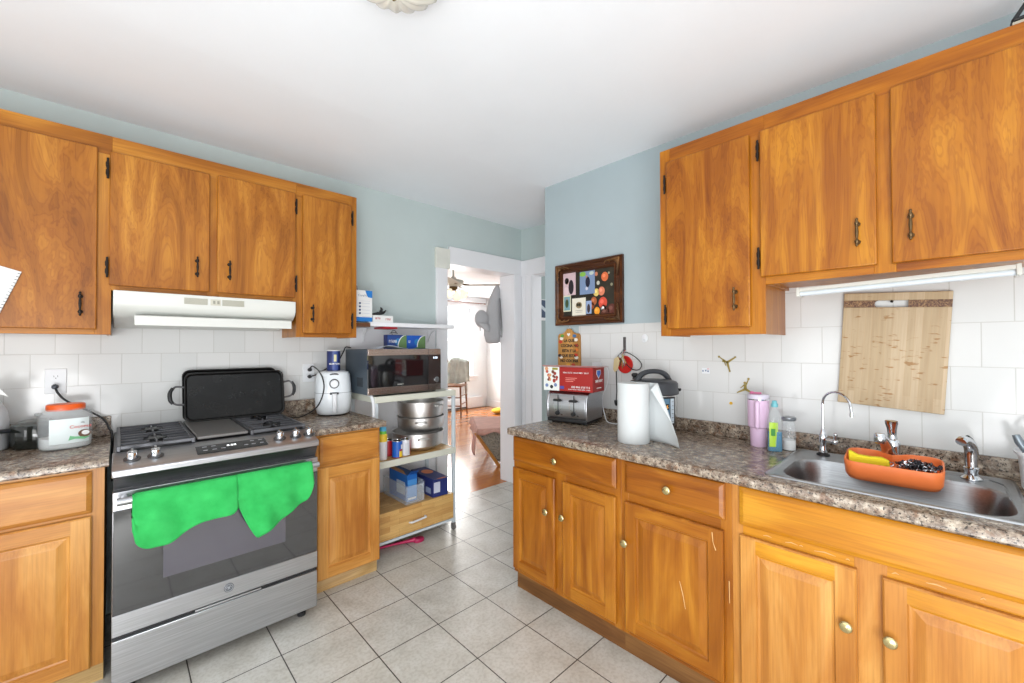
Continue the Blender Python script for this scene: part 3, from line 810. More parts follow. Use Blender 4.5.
def grate(x0, x1, name='grate'):
    b = MB(); y0, y1, zt = .160, .725, .956
    for x in (x0, x1): b.box((x-.007, y0, zt-.020), (x+.007, y1, zt))
    for y in (y0, (y0+y1)/2, y1): b.box((x0, y-.006, zt-.016), (x1, y+.006, zt))
    for k in range(1, 8):
        y = y0+(y1-y0)*k/8
        if k == 4: continue
        xm = (x0+x1)/2; gap = .040 if k in (2, 6) else .022
        b.box((x0, y-.0045, zt-.012), (xm-gap, y+.0045, zt)); b.box((xm+gap, y-.0045, zt-.012), (x1, y+.0045, zt))
    for y in (y0+.14, y0+.42): b.box(((x0+x1)/2-.004, y-.10, zt-.012), ((x0+x1)/2+.004, y-.028, zt)); b.box(((x0+x1)/2-.004, y+.028, zt-.012), ((x0+x1)/2+.004, y+.10, zt))
    for x in (x0, x1):
        for y in (y0, y1): b.box((x-.007, y-.007, .933), (x+.007, y+.007, zt))
    return b.build(name, m_castiron, t, bevel=.003)
grate(.016, .262); grate(.492, .730)
for cx_ in (.143, .607):
    for cy_ in (.305, .585):
        b = MB(); b.lathe([(.045, .933), (.045, .94), (.034, .943), (.034, .950), (.03, .952), (.001, .952)], (cx_, cy_, 0), 24); b.build('burner', m_black, t)
b = MB(); b.box((.276, .165, .940), (.478, .725, .955)); b.build('griddle_plate', plain('griddle_plate_iron', (112, 110, 108), .42, .3), t, bevel=.004)
b = MB(); b.prism([(.020, .9035), (.098, .9215), (.098, .9225), (.020, .9045)], 'yz', .262, .530)
dp = b.build('display_panel', plain('display_glass', (30, 31, 34), .15), t)
SL = math.atan2(.933-.895, .161)
text('clock_digits', '8:28', .022, plain('lit_digits', (240, 250, 255), .5, 0, 0, Emission_Color=(1, 1, 1, 1), Emission_Strength=1.5), dp, (.392, .068, .9157), (SL, 0, 0))
b = MB()
for x, y in ((.285, .045), (.285, .08), (.318, .045), (.318, .08), (.350, .045), (.438, .045), (.468, .045), (.468, .08), (.502, .045), (.502, .08)):
    z = .9035+(y-.02)*.2308+.001; b.prism([(y, z), (y+.006, z+.0014), (y+.006, z+.0022), (y, z+.0008)], 'yz', x, x+.016)
b.build('button_marks', plain('grey_marks', (150, 152, 156), .5), dp)
NRM = Vector((0, -math.sin(SL), math.cos(SL)))
for kx in (.056, .128, .592, .664, .728):
    b = MB(); b.lathe([(.0175, .004), (.0165, .028), (.0155, .031), (.0005, .0315)], n=22); b.prism([(-.0050, .0310), (.0050, .0310), (.0035, .040), (-.0035, .040)], 'xz', -.0165, .0165)
    k = b.build('knob', m_chrome, t, bevel=.0008)
    b = MB(); b.lathe([(.027, .0), (.027, .003), (.023, .005), (.019, .005)], n=26); b.build('bezel', m_steeld, k, angle=40); k.location = (kx, .070, .9145); k.rotation_euler = (SL, 0, 0)
# oven door
b = MB(); b.box((0, 0, .255), (W, .03, .335)); b.box((0, 0, .735), (W, .03, .807)); b.box((0, .002, .335), (.022, .03, .735)); b.box((W-.022, .002, .335), (W, .03, .735)); b.box((.0, .006, .33), (W, .03, .74))
od = b.build('oven_door', m_steel, t, bevel=.002)
b = MB(); b.box((.002, -.002, .337), (W-.002, .008, .735)); b.build('oven_glass', m_glass_oven, od, bevel=.002)
b = MB(); b.box((.15, -.0026, .43), (.60, -.002, .68)); b.build('inner_window', plain('oven_inner_window', (74, 72, 84), .06, 0, 0, IOR=2.1), od)
b = MB(); b.tube([(.012, -.052, .783), (W-.012, -.052, .783)], .0145, 16); b.cyl((.035, -.05, .783), (.035, .0, .783), .012, n=12); b.cyl((W-.035, -.05, .783), (W-.035, .0, .783), .012, n=12)
b.build('handle', m_steel, od, angle=50)
b = MB(); b.lathe([(.019, -.002), (.019, .0), ], (.374, 0, .300), 28, axis='y'); lg = b.build('round_badge', plain('badge_grey', (120, 124, 130), .3, .8), od)
b = MB(); b.tube([(.374+.015*math.cos(a), -.0025, .300+.015*math.sin(a)) for a in [2*PI*k/24 for k in range(25)]], .001, 6)
for s in (-1, 1): b.tube([(.374+s*.009, -.0025, .300), (.374+s*.005, -.0025, .307), (.374+s*.001, -.0025, .300), (.374+s*.004, -.0025, .294)], .0009, 6, smooth=3)
b.build('badge_emblem', plain('badge_light', (210, 214, 220), .3, .7), lg)
b = MB(); b.box((.0, .002, .058), (W, .03, .238)); dr = b.build('drawer', m_steel, t, bevel=.003)
b = MB(); b.box((.0, .012, .236), (W, .03, .257)); b.build('drawer_gap', m_black, t)
b = MB(); b.box((.255, .0, .242), (.50, .012, .2505)); b.build('drawer_pull', m_steel, dr, bevel=.001)
for fx in (.05, W-.05):
    for fy in (.08, .68):
        b = MB(); b.lathe([(.02, 0), (.02, .02), (.012, .024), (.012, .046)], (fx, fy, 0), 16); b.build('foot', m_black, t)

# ---- green towels
m_green = NT('green_terry'); m_green.bump(m_green.noise(m_green.coords(), 420, 3), .5, .003)
m_green = m_green.set(m_green.ramp(m_green.noise(m_green.coords(), 14, 4), [(.3, (34, 160, 74)), (.7, (54, 186, 94))]), .95, 0)
def towel(label, x0, x1, bottom, back, seed, skew):
    root = thing('dish_towel', label, 'towel', (-.012, 2.2, 0), 0)
    HY, HZ, HR = -.052, .783, .0205
    rng = random.Random(seed); ph = [rng.random()*6 for _ in range(6)]
    def fold(u, d):
        return .013*math.sin(u*8+ph[0]+d*6)*min(1, d*6) + .008*math.sin(u*19+ph[1]-d*16)*min(1, d*5) + .007*math.exp(-((d-.07-.09*u)/.012)**2)
    def fn(u, v):
        zb = bottom(u)
        L1 = HZ-zb; La = PI*HR; L2 = back
        s = v*(L1+La+L2)
        x = x0+(x1-x0)*u
        if s < L1:
            z = zb+s; d = L1-s
            w = skew(u, d)
            return (x+w, HY-HR-.003-fold(u, d)-.016*min(1, d*8), z)
        if s < L1+La:
            a = (s-L1)/HR; return (x, HY-HR*math.cos(a), HZ+HR*math.sin(a))
        d = s-L1-La
        return (x, HY+HR-.006*min(1, d*10)*0, HZ-d)
    b = MB(); b.grid(fn, 36, 44)
    b.build('cloth', m_green, root, solid=.006, angle=80)
    return root
def smooth(t): t = max(0, min(1, t)); return t*t*(3-2*t)
def bot1(u):   # rounded lower left lobe at u .1-.25, rising to right
    base = .592 + .060*smooth((u-.30)/.35) + .0*u
    if u < .17: base += .085*(1-math.sqrt(max(0, 1-((.17-u)/.17)**2)))
    if u > .92: base += .02*((u-.92)/.08)**2
    return base
def bot2(u):
    base = .520 + .135*max(0, (u-.24))/.76
    if u < .24: base = .520+.17*((.24-u)/.24)**1.3
    if u > .88: base += .05*((u-.88)/.12)**2
    return base
towel('bright green dish towel on the left half of the oven door handle', .055, .392, bot1, .13, 1, lambda u, d: .0)
towel('bright green dish towel on the right half of the oven door handle', .390, .700, bot2, .12, 5, lambda u, d: .012*d/.2*(u-.2))

# ---- griddle pans leaning on the wall
m_pan = NT('seasoned_pan'); _f = m_pan.noise(m_pan.coords(), 11, 5, .7); m_pan.l(m_pan.ramp(_f, [(.35, (70, 70, 70)), (.65, (120, 120, 120))]), m_pan.b.inputs['Roughness']); m_pan = m_pan.set(m_pan.ramp(_f, [(.35, (26, 25, 24)), (.65, (7, 7, 7))]), None, .0, Specular_IOR_Level=.3)
def griddle(label, x0, x1, ybase, zbase, tilt, hgt, handles=True):
    t = thing('griddle_pan', label, 'pan', ((x0+x1)/2, ybase, zbase), 0, None, (-tilt, 0, 0))
    w = x1-x0
    def ring(ins, y): return [(p[0], y, p[1]) for p in rrect(0, hgt/2, w-2*ins, hgt-2*ins, .035-min(.03, ins*.5), 0, 5)]
    b = MB(); b.loft([ring(.012, .024), ring(.004, .020), ring(0, .004), ring(.0, .0), ring(.004, -.001), ring(.009, .002), ring(.014, .014)], cap0=True, cap1=True)
    b.build('pan_body', m_pan, t, angle=50)
    if handles:
        for s in (-1, 1):
            b = MB(); xo = s*w/2; zc = hgt*.55
            b.tube([(xo, .01, zc+.045), (xo+s*.035, .008, zc+.05), (xo+s*.05, .006, zc+.03)], .0055, 8, smooth=3); b.build('handle_arm', m_steeld, t, angle=60); b = MB()
            b.tube([(xo, .01, zc-.05), (xo+s*.035, .008, zc-.045), (xo+s*.05, .006, zc-.03)], .0055, 8, smooth=3)
            h = b.build('handle_arm', m_steeld, t, angle=60)
            b = MB(); b.tube([(xo+s*.048, .006, zc-.042), (xo+s*.058, .006, zc-.02), (xo+s*.060, .006, zc+.015), (xo+s*.048, .006, zc+.045)], [.007, .010, .010, .007], 10, smooth=3)
            b.build('grip', m_black, h, angle=60)
    return t
griddle('black double-handled griddle pan leaning on the tiles, the front one', .262, .755, 2.835, .9565, .20, .270)
griddle('black griddle pan hidden behind the front pan, only its top rim showing', .256, .722, 2.868, .9565, .18, .286, False)

# ------------------------------------------------------------------ wall outlets with plugs
def outlet(label, x, z, plugs, wall='A', yy=None):
    if wall == 'A': t = thing('wall_outlet', label, 'outlet', (x, YA-.006, z), 0)
    else: t = thing('wall_outlet', label, 'outlet', (XB-.006, yy, z), RB)
    b = MB(); b.box((-.036, -.005, -.060), (.036, 0, .060)); b.build('cover_plate', m_wplast, t, bevel=.002)
    for s in (-1, 1):
        b = MB(); b.lathe([(.016, -.0065), (.016, -.005)], (0, 0, s*.021), 20, axis='y', sx=1, sy=.85)
        b.build('socket', m_wplast, t)
        b = MB()
        if s not in plugs:
            b.box((-.007, -.0068, s*.021-.001), (-.0055, -.0064, s*.021+.007)); b.box((.0055, -.0068, s*.021-.001), (.007, -.0064, s*.021+.007)); b.lathe([(.0022, -.0068), (.0022, -.0064)], (0, 0, s*.021-.006), 8, axis='y')
            b.build('socket_slots', m_black, t)
    return t
outlet('white wall outlet above the orange-lidded jar, one plug in its lower socket', -.217, 1.202, (-1,))
outlet('white wall outlet between the stove and the air fryer, both sockets plugged', .932, 1.189, (1, -1))
outlet('white wall outlet mostly hidden behind the red box on the sink wall', None, 1.20, (1, -1), 'B', 1.555)
def cord(name, label, pts, r, mat, plug=None, smooth_=6, plugdir=(0, -1, 0)):
    root = thing(name, label, 'cord', pts[0])
    o = Vector(pts[0])
    b = MB(); b.tube([Vector(p)-o for p in pts], r, 8, smooth=smooth_); b.build('cable', mat, root, angle=80)
    if plug:
        d = Vector(plugdir); b = MB(); b.tube([(0, 0, 0), d*.008, d*.022, d*.034], [.012, .013, .011, .005], 10); b.build('plug', plug, root, angle=60)
    return root
py = YA-.0065
cord('power_cord', 'black cord from the left wall outlet running behind the jar to the stove', [(-.217, py-.03, 1.178), (-.208, py-.045, 1.150), (-.185, py-.05, 1.115), (-.150, py-.05, 1.085), (-.095, py-.05, 1.045), (-.05, py-.06, 1.005), (-.03, 2.89, .96), (-.0185, 2.88, .92), (-.0185, 2.86, .70)], .0045, m_black, plain('plug_blue_black', (34, 42, 58), .4))
cord('power_cord', 'black air fryer cord looping from the upper socket down to the counter', [(.932, py-.02, 1.212), (.944, 2.93, 1.235), (.953, 2.85, 1.213), (.944, 2.74, 1.167), (.936, 2.69, 1.107), (.918, 2.69, 1.033), (.892, 2.72, .977), (.841, 2.78, .932), (.80, 2.83, .920), (.785, 2.88, .920)], .0042, m_black, m_black)
cord('power_cord', 'black microwave cord from the lower socket passing behind the salt can', [(.932, py-.02, 1.166), (.965, py-.035, 1.175), (1.03, 2.93, 1.212), (1.10, 2.92, 1.25), (1.145, 2.915, 1.33), (1.165, 2.925, 1.362), (1.20, 2.92, 1.358)], .0042, m_black, m_black)

# ------------------------------------------------------------------ left end of the stove wall
m_orlid = plain('orange_lid', (228, 92, 20), .35)
t = thing('storage_jar', 'clear plastic jar with orange lid and coconut label on the left countertop', 'jar', (-.168, 2.735, .9145), .18)
def sup(rx, ry, z, e=2.6, n=36):
    return [(rx*math.copysign(abs(math.cos(2*PI*i/n))**(2/e), math.cos(2*PI*i/n)), ry*math.copysign(abs(math.sin(2*PI*i/n))**(2/e), math.sin(2*PI*i/n)), z) for i in range(n)]
b = MB(); b.loft([sup(.076, .056, 0), sup(.083, .062, .006), sup(.085, .064, .03), sup(.085, .064, .145), sup(.080, .060, .162), sup(.066, .052, .170), sup(.062, .05, .178)], cap1=False); b.build('jar_body', m_clear, t, angle=60)
b = MB(); b.loft([sup(.072, .052, .004), sup(.080, .060, .01), sup(.081, .061, .04), sup(.080, .060, .052)], cap1=True); b.build('contents', plain('white_fat', (226, 230, 230), .5), t, angle=60)
b = MB(); b.loft([sup(.060, .050, .170, 2.3), sup(.062, .051, .174, 2.3), sup(.062, .051, .194, 2.3), sup(.058, .048, .198, 2.3)]); b.build('lid', m_orlid, t, bevel=.001, angle=40)
def lab(u, v):
    a = -PI/2 + (-.62+1.42*u)
    e = 2.6; x = .0858*math.copysign(abs(math.cos(a))**(2/e), math.cos(a)); y = .0648*math.copysign(abs(math.sin(a))**(2/e), math.sin(a))
    return (x, y, .028+.108*v)
b = MB(); b.grid(lab, 14, 1); lb = b.build('label', plain('label_paper', (226, 236, 236), .5), t)
text('label_word', 'Coconut', .020, plain('label_red', (206, 70, 60), .5), lb, (.038, -.0655, .098), (PI/2, 0, .12))
text('label_word', 'OIL', .009, plain('label_dark', (50, 50, 60), .5), lb, (.045, -.0650, .115), (PI/2, 0, .12))
b = MB(); b.lathe([(.020, -.0668), (.020, -.0655)], (.050, 0, .066), 20, axis='y', sx=1, sy=.85); b.build('coconut_picture', plain('coconut_brown', (104, 70, 50), .6), lb)
b = MB(); b.lathe([(.0125, -.0676), (.0125, -.0668)], (.053, 0, .069), 20, axis='y', sx=1, sy=.8); b.build('coconut_flesh', m_paper, lb)
b = MB(); b.prism([(.0, .040), (.02, .045), (.05, .040), (.068, .050), (.05, .052), (.02, .055), (.005, .060)], 'xz', -.0668, -.0660); b.build('leaf_picture', plain('leaf_green', (120, 190, 140), .6), lb)
t = thing('glass_saucepan', 'dark glass saucepan with long black handle behind the jar', 'pan', (-.262, 2.865, .9145), 0)
b = MB(); b.lathe([(.072, 0), (.080, .006), (.084, .05), (.082, .10), (.080, .104), (.077, .10), (.079, .05), (.074, .012), (.001, .010)], n=32); b.build('pan_body', glass('smoked_glass', (34, 38, 34), .05, .86), t, angle=60)
b = MB(); b.lathe([(.082, .104), (.079, .109), (.05, .122), (.012, .128), (.001, .128)], n=32, cap0=False); b.lathe([(.006, .128), (.005, .136), (.014, .142), (.012, .150), (.001, .152)], n=16); b.build('lid', glass('lid_glass', (150, 158, 156), .04, .4), t, angle=60)
b = MB(); b.tube([(-.08, -.02, .085), (-.12, -.05, .088), (-.24, -.14, .092)], [.010, .009, .010], 10); b.build('handle', m_dark, t, angle=60)
t = thing('milk_jug', 'white plastic jug with brown cap at the far left edge of the counter', 'bottle', (-.405, 2.89, .9145), 0)
b = MB(); b.lathe([(.050, 0), (.056, .006), (.056, .13), (.050, .17), (.030, .215), (.018, .235), (.018, .25)], n=28); b.build('jug_body', m_wplast, t, angle=50)
b = MB(); b.lathe([(.020, .25), (.020, .268), (.018, .27)], n=20); b.build('cap', plain('brown_cap', (96, 66, 48), .5), t)
t = thing('paper_towel_roll', 'white paper towel roll cut off by the left edge of the picture', 'paper towel', (-.412, 2.56, .9145), 0)
b = MB(); b.lathe([(.02, 0), (.066, 0), (.066, .28), (.02, .28)], n=36, cap0=False, cap1=False); b.build('roll', m_paper, t, angle=40)
b = MB(); b.grid(lambda u, v: (.060+.045*u*(1-v*.9), -.028-.02*u, .28+.06*v-.02*u+.0*v), 6, 6); b.build('loose_sheet', m_paper, t, solid=.001)
b = MB(); b.lathe([(.018, 0), (.018, .30), (.009, .31)], n=16); b.build('core', m_paper, t)
# notepad on the far-left wall-cabinet door
t = thing('spiral_notepad', 'white spiral notepad page hanging tilted on the far left cabinet door', 'notepad', (-.352, FY-.001, 1.700), 0, None, (0, math.radians(18), 0))
b = MB(); b.box((-.055, -.004, -.19), (.062, -.0002, 0)); b.build('sheets', m_paper, t, bevel=.0008)
b = MB()
for k in range(13):
    z = -.010-k*.0138
    b.tube([(.0585+.005*math.cos(a), -.003+.005*math.sin(a), z) for a in [2*PI*j/8 for j in range(9)]], .0010, 5)
b.build('spiral_wire', plain('wire_grey', (90, 92, 96), .4, .7), t)
b = MB()
for k in range(14): b.box((-.05, -.0046, -.022-k*.012), (.052, -.0041, -.0213-k*.012))
b.build('ruled_line', plain('rule_blue', (168, 184, 206), .7), t)
b = MB(); b.lathe([(.007, -.0065), (.006, -.004)], (-.004, 0, -.018), 12, axis='y'); b.build('pin', plain('pin_brown', (120, 74, 48), .5), t)

# ------------------------------------------------------------------ air fryer and salt
m_af = plain('air_fryer_white', (226, 232, 236), .28)
t = thing('air_fryer', 'white rounded air fryer with dial and pull-out basket handle', 'air fryer', (1.046, 2.835, .9145), -.30); t.scale = (.955, .955, 1)
b = MB(); b.loft([sup(.090, .095, .008, 2.8), sup(.104, .108, .016, 2.8), sup(.114, .118, .06, 2.8), sup(.118, .121, .12, 2.8), sup(.115, .118, .20, 2.8), sup(.108, .110, .265, 2.8), sup(.098, .100, .284, 2.8), sup(.07, .072, .290, 2.8)]); b.build('housing', m_af, t, angle=60)
b = MB(); b.loft([sup(.1188, .1216, .150, 2.8), sup(.1188, .1216, .1525, 2.8)]); b.build('seam', plain('seam_grey', (150, 156, 160), .5), t)
b = MB(); b.loft([sup(.085, .09, .0, 2.8), sup(.088, .092, .008, 2.8)]); b.build('base_foot', m_black, t)
b = MB(); b.box((-.028, -.128, .142), (.028, -.105, .156)); b.build('handle_recess', m_dark, t, bevel=.003)
b = MB(); b.loft([rrect(0, -.140, .028, .022, .008, .03), rrect(0, -.148, .030, .024, .009, .05), rrect(0, -.150, .030, .026, .009, .135), rrect(0, -.138, .030, .040, .009, .150)]); b.box((-.013, -.14, .10), (.013, -.11, .146)); b.build('basket_handle', m_wplast, t, angle=50)
d_ = b = MB(); b.lathe([(.031, -.122), (.031, -.112)], (0, 0, .212), 28, axis='y'); dl = b.build('dial_ring', m_dark, t, angle=40)
b = MB(); b.lathe([(.025, -.110), (.025, -.134), (.022, -.138), (.001, -.138)], (0, 0, .212), 28, axis='y'); b.build('dial', m_wplast, dl, angle=40)
b = MB(); b.lathe([(.028, -.108), (.028, -.1035)], (0, 0, .270), 24, axis='y', sx=1, sy=.35); b.build('brand_oval', m_dark, t)
m_navy = plain('navy_carton', (34, 48, 104), .5)
t = thing('salt_can', 'dark blue cylindrical salt can standing on the air fryer', 'can', (1.055, 2.855, 1.2048), -.33)
b = MB(); b.lathe([(.041, 0), (.042, .002), (.042, .130), (.041, .132)], n=32); b.build('can_body', m_navy, t, angle=40)
b = MB(); b.lathe([(.0415, .132), (.0425, .1325), (.0425, .138), (.0405, .138), (.040, .1345), (.001, .1345)], n=32); b.build('can_rim', m_paper, t, angle=40)
def wrap(r, a0, a1, z0, z1, name, mat, parent):
    b = MB(); b.grid(lambda u, v: (r*math.sin(a0+(a1-a0)*u), -r*math.cos(a0+(a1-a0)*u), z0+(z1-z0)*v), 10, 1); return b.build(name, mat, parent)
wrap(.0424, -.18, .62, .0, .131, 'label_band', plain('label_lighter', (70, 88, 150), .5), t)
wrap(.0427, .02, .42, .062, .108, 'label_picture', plain('label_cream', (226, 220, 170), .5), t)
text('label_word', 'MORTON', .0145, m_paper, t, (.004, -.0436, .046), bold=.0004)

# ------------------------------------------------------------------ shelf cart
m_cart = plain('cart_grey_enamel', (208, 210, 196), .4)
m_post = plain('cart_post_paint', (196, 206, 212), .35)
t = thing('shelf_cart', 'white metal rolling shelf cart with butcher-block drawer, microwave on top', 'cart', (1.198, 2.53, 0))
W, Dp = .634, .40
for z0, z1, nm in ((.999, 1.040, 'top_shelf'), (.570, .614, 'middle_shelf')):
    b = MB(); b.box((0, 0, z0), (W, .012, z1)); b.box((0, Dp-.012, z0), (W, Dp, z1)); b.box((0, .012, z0), (.012, Dp-.012, z1)); b.box((W-.012, .012, z0), (W, Dp-.012, z1))
    sh = b.build(nm, m_cart, t, bevel=.003)
    b = MB(); b.box((.0125, .0125, z1-.016), (W-.0125, Dp-.0125, z1-.002)); b.build('shelf_board', m_butch if nm == 'middle_shelf' else m_cart, sh)
for x in (.0, W-.024):
    for y in (.004, Dp-.028):
        b = MB(); b.box((x, y, .055), (x+.024, y+.024, 1.0)); b.build('post', m_post, t, bevel=.004)
        b = MB(); xc, yc = x+.012, y+.012
        b.cyl((xc-.010, yc, .022), (xc+.010, yc, .022), .021, n=20); b.box((xc-.014, yc-.008, .030), (xc+.014, yc+.012, .052)); b.cyl((xc, yc, .05), (xc, yc, .06), .006, n=8)
        b.build('caster', plain('caster_grey', (112, 108, 106), .5), t, angle=40)
b = MB(); b.box((.026, .012, .100), (W-.026, Dp-.02, .270)); b.build('drawer_box', plain('drawer_box_board', (190, 150, 96), .6), t)
b = MB(); b.box((.0255, -.002, .098), (W-.0255, .012, .268)); df = b.build('drawer', m_butch, t, bevel=.0015)
b = MB(); b.tube([(.245, -.003, .168), (.247, -.020, .172), (.26, -.026, .173), (.35, -.026, .179), (.363, -.020, .180), (.365, -.003, .18)], .0065, 8, smooth=3); b.build('handle', m_wplast, df, angle=60)
b = MB(); b.box((.012, -.001, .268), (W-.0255, Dp-.02, .279)); b.build('drawer_top', m_butch, t)
b = MB(); b.box((.0, -.002, .076), (W-.024, .014, .094)); b.build('bottom_rail', m_post, t, bevel=.003)
b = MB(); b.tube([(-.007, Dp-.02, .02), (-.007, Dp-.02, 1.0), (-.007, Dp-.04, 1.050), (-.007, .09, 1.050), (-.007, .035, 1.035), (-.007, .010, .985), (-.007, .008, .90), (-.007, .008, .10)], .0105, 10, smooth=4); b.build('side_handle', m_wplast, t, angle=60)
# microwave
m_mwside = plain('microwave_side', (84, 96, 106), .35, .5)
t = thing('microwave', 'stainless and black microwave on top of the shelf cart', 'microwave', (1.163, 2.555, 1.0405))
W, Dm, hm = .552, .37, .308
b = MB(); b.box((0, .018, .010), (W, Dm, hm)); 
mwb = b.build('housing', m_mwside, t, bevel=.004)
b = MB()
for i in range(6):
    b.box((-.0012, .085+i*.016, .06), (.0, .092+i*.016, .12))
b.build('side_vent', m_black, mwb)
m_mwfr = steel('microwave_steel', (206, 190, 180), .22)
b = MB(); b.box((0, 0, .266), (W, .018, hm)); b.box((0, 0, .010), (W, .018, .056)); fr = b.build('front_trim', m_mwfr, t, bevel=.0015)
b = MB(); b.box((0, .001, .0562), (.445, .018, .2658)); b.build('door_glass', plain('microwave_black_glass', (18, 18, 20), .05, 0, 0, IOR=1.9), t)
b = MB(); b.box((.447, .001, .0562), (W, .018, .2658)); cp = b.build('control_panel', plain('microwave_panel_glass', (54, 44, 42), .1), t)
b = MB(); b.box((.4455, -.0005, .0105), (.4475, .019, hm)); b.build('door_split', m_black, t)
b = MB(); b.lathe([(.020, .0), (.019, -.012), (.017, -.014), (.001, -.014)], (.511, .001, .086), 24, axis='y'); b.build('dial', m_chrome, cp, angle=40)
text('clock_digits', '8:28', .021, plain('microwave_digits', (200, 225, 255), .5, 0, 0, Emission_Color=(.8, .9, 1, 1), Emission_Strength=2), cp, (.505, .0005, .244))
scribble('logo', m_offw, fr, .205, .26, .066, .008, 1)
b = MB()
for fx in (.03, W-.04):
    for fy in (.04, Dm-.04): b.box((fx, fy, .0), (fx+.02, fy+.02, .010))
b.build('foot', m_black, t)
# things on the microwave
def carton(name, label, cat, loc, rotz, w, d, h, mat, bevel=.0008, extra=None, group=None):
    t = thing(name, label, cat, loc, rotz, group)
    b = MB(); b.box((0, 0, 0), (w, d, h)); b.build('box_body', mat, t, bevel=bevel)
    if extra: extra(t)
    return t
MZ = 1.0405+hm+.0005
def med(t, w, h, c1, c2, word):
    b = MB(); b.prism([(0.002, .002), (w-.002, .002), (w-.002, h-.002), (.002, h-.002)], 'xz', -.0008, 0.0); b.build('front_print', plain('carton_print_'+word.lower(), c1, .4), t)
    b = MB(); pts = [(w-.002, .002), (w-.002, h*.98)] + [(w*(.98-.42*math.sin(a)**1.0), h*(.12+.86*math.cos(a))) for a in [k*PI/16 for k in range(9)]] + [(w*.3, .002)]
    b.prism(pts, 'xz', -.0016, -.0008); b.build('green_corner', plain('carton_green', (96, 128, 80), .5), t)
    b = MB(); a_ = [(w*(.98-.42*math.sin(a)), h*(.12+.86*math.cos(a))) for a in [k*PI/16 for k in range(9)]]
    b.prism(a_+[(p[0]-.006, p[1]+.002) for p in a_[::-1]], 'xz', -.0022, -.0016); b.build('white_swoosh', m_paper, t)
    b = MB(); b.lathe([(h*.25, -.0012), (h*.25, -.0009)], (w*.55, 0, h*.5), 24, axis='y'); b.build('light_spot', plain('carton_spot', c2, .4), t)
    scribble('carton_word', m_paper, t, w*.08, w*(.08+.07*len(word)), h*.45, .018, 1, -.0030)
carton('medicine_box', 'dark blue carton with green corner on the microwave, left one', 'box', (1.366, 2.70, MZ), 0, .152, .055, .100, m_navy, extra=lambda t: med(t, .152, .10, (36, 66, 128), (40, 120, 176), 'NicoDerm'), group=None)
carton('medicine_box', 'bright blue carton with green corner on the microwave, right one', 'box', (1.520, 2.70, MZ), 0, .155, .060, .098, m_blue, extra=lambda t: med(t, .155, .098, (22, 82, 176), (30, 150, 210), 'CQ'))
t = thing('folded_papers', 'thin grey and white papers lying on the microwave in front of the blue cartons', 'papers', (1.24, 2.60, MZ+.002))
b = MB(); b.grid(lambda u, v: (.24*u, .075*v+.01*u, .0015+.022*math.sin(PI*u)*(.6+.4*math.sin(5*u+2*v))), 16, 5); b.build('sheet', plain('grey_paper', (196, 204, 216), .5), t, solid=.002)
t = thing('key_ring_wire', 'small dark wire loop on top of the left blue carton', 'wire loop', (1.43, 2.725, MZ+.1005))
b = MB(); b.tube([(.0+.018*math.cos(a), 0, .016+.016*math.sin(a)) for a in [PI*k/8-.3 for k in range(12)]], .002, 6); b.tube([(.03*math.cos(a)-.0, .004, .008+.010*math.sin(a)) for a in [PI*k/8 for k in range(9)]], .002, 6); b.build('loop', m_iron, t, angle=80)

# pots
def pot(label, cx, cy, z, r, h, cb, handle_a):
    t = thing('aluminium_pot', label, 'pot', (cx, cy, z), 0)
    b = MB(); b.lathe([(r*cb, 0), (r*(cb+.08), .006), (r*.97, h*.28), (r*.99, h*.6), (r, h-.006), (r+.006, h-.003), (r+.006, h), (r-.002, h), (r*.975, h*.6), (r*.95, h*.3), (r*(cb+.02), .010), (.001, .009)], n=48)
    b.build('pot_body', m_alu, t, angle=50)
    for s in (0, PI):
        a = handle_a+s; u = Vector((math.cos(a), math.sin(a), 0)); w = Vector((-u.y, u.x, 0)); zc = h*.72
        b = MB(); b.tube([u*(r-.002)+w*.035+Vector((0, 0, zc)), u*(r+.016)+w*.030+Vector((0, 0, zc+.003)), u*(r+.016)-w*.030+Vector((0, 0, zc+.003)), u*(r-.002)-w*.035+Vector((0, 0, zc))], .0045, 8, smooth=4)
        for q in (-1, 1): b.ball(u*(r+.001)+w*.035*q+Vector((0, 0, zc)), .008, 8)
        b.build('handle', m_alu, t, angle=60)
    return t
PZ = .6125
pot('large aluminium pot at the bottom of the pot stack on the cart', 1.628, 2.727, PZ, .185, .130, .62, -1.9)
pot('aluminium pot in the middle of the pot stack on the cart', 1.652, 2.727, PZ+.1305, .172, .108, .72, -2.1)
pot('aluminium pot on top of the pot stack under the microwave', 1.648, 2.727, PZ+.239, .170, .112, .86, -1.2)
# cans
def can(name, label, x, y, r, h, mats, z=PZ, cat='can'):
    t = thing(name, label, cat, (x, y, z), 0)
    b = MB(); b.lathe([(r*.95, 0), (r, .003), (r, h-.003), (r*.97, h)], n=24); b.build('can_body', plain('tin', (190, 192, 196), .25, 1), t, angle=40)
    b = MB(); b.lathe([(r*.96, h), (r, h+.001), (r, h+.003), (r*.9, h+.003), (r*.88, h-.001), (.001, h-.001)], n=24); b.build('can_rim', m_chrome, t, angle=40)
    for k, (a0, a1, z0, z1, m) in enumerate(mats):
        b = MB(); b.grid(lambda u, v: ((r+.0006+.0003*k)*math.sin(a0+(a1-a0)*u), -(r+.0006+.0003*k)*math.cos(a0+(a1-a0)*u), z0*h+(z1-z0)*h*v), 16, 1); b.build('label', m, t)
    return t
mb_ = plain('can_blue', (30, 96, 190), .4); mr_ = plain('can_red', (176, 34, 46), .4); mw_ = plain('can_white', (226, 226, 230), .4); my_ = plain('can_yellow', (240, 206, 60), .4)
can('food_can', 'dark red can standing behind the blue can on the cart', 1.352, 2.665, .033, .108, [(-3.14, 3.14, .02, .98, mr_)])
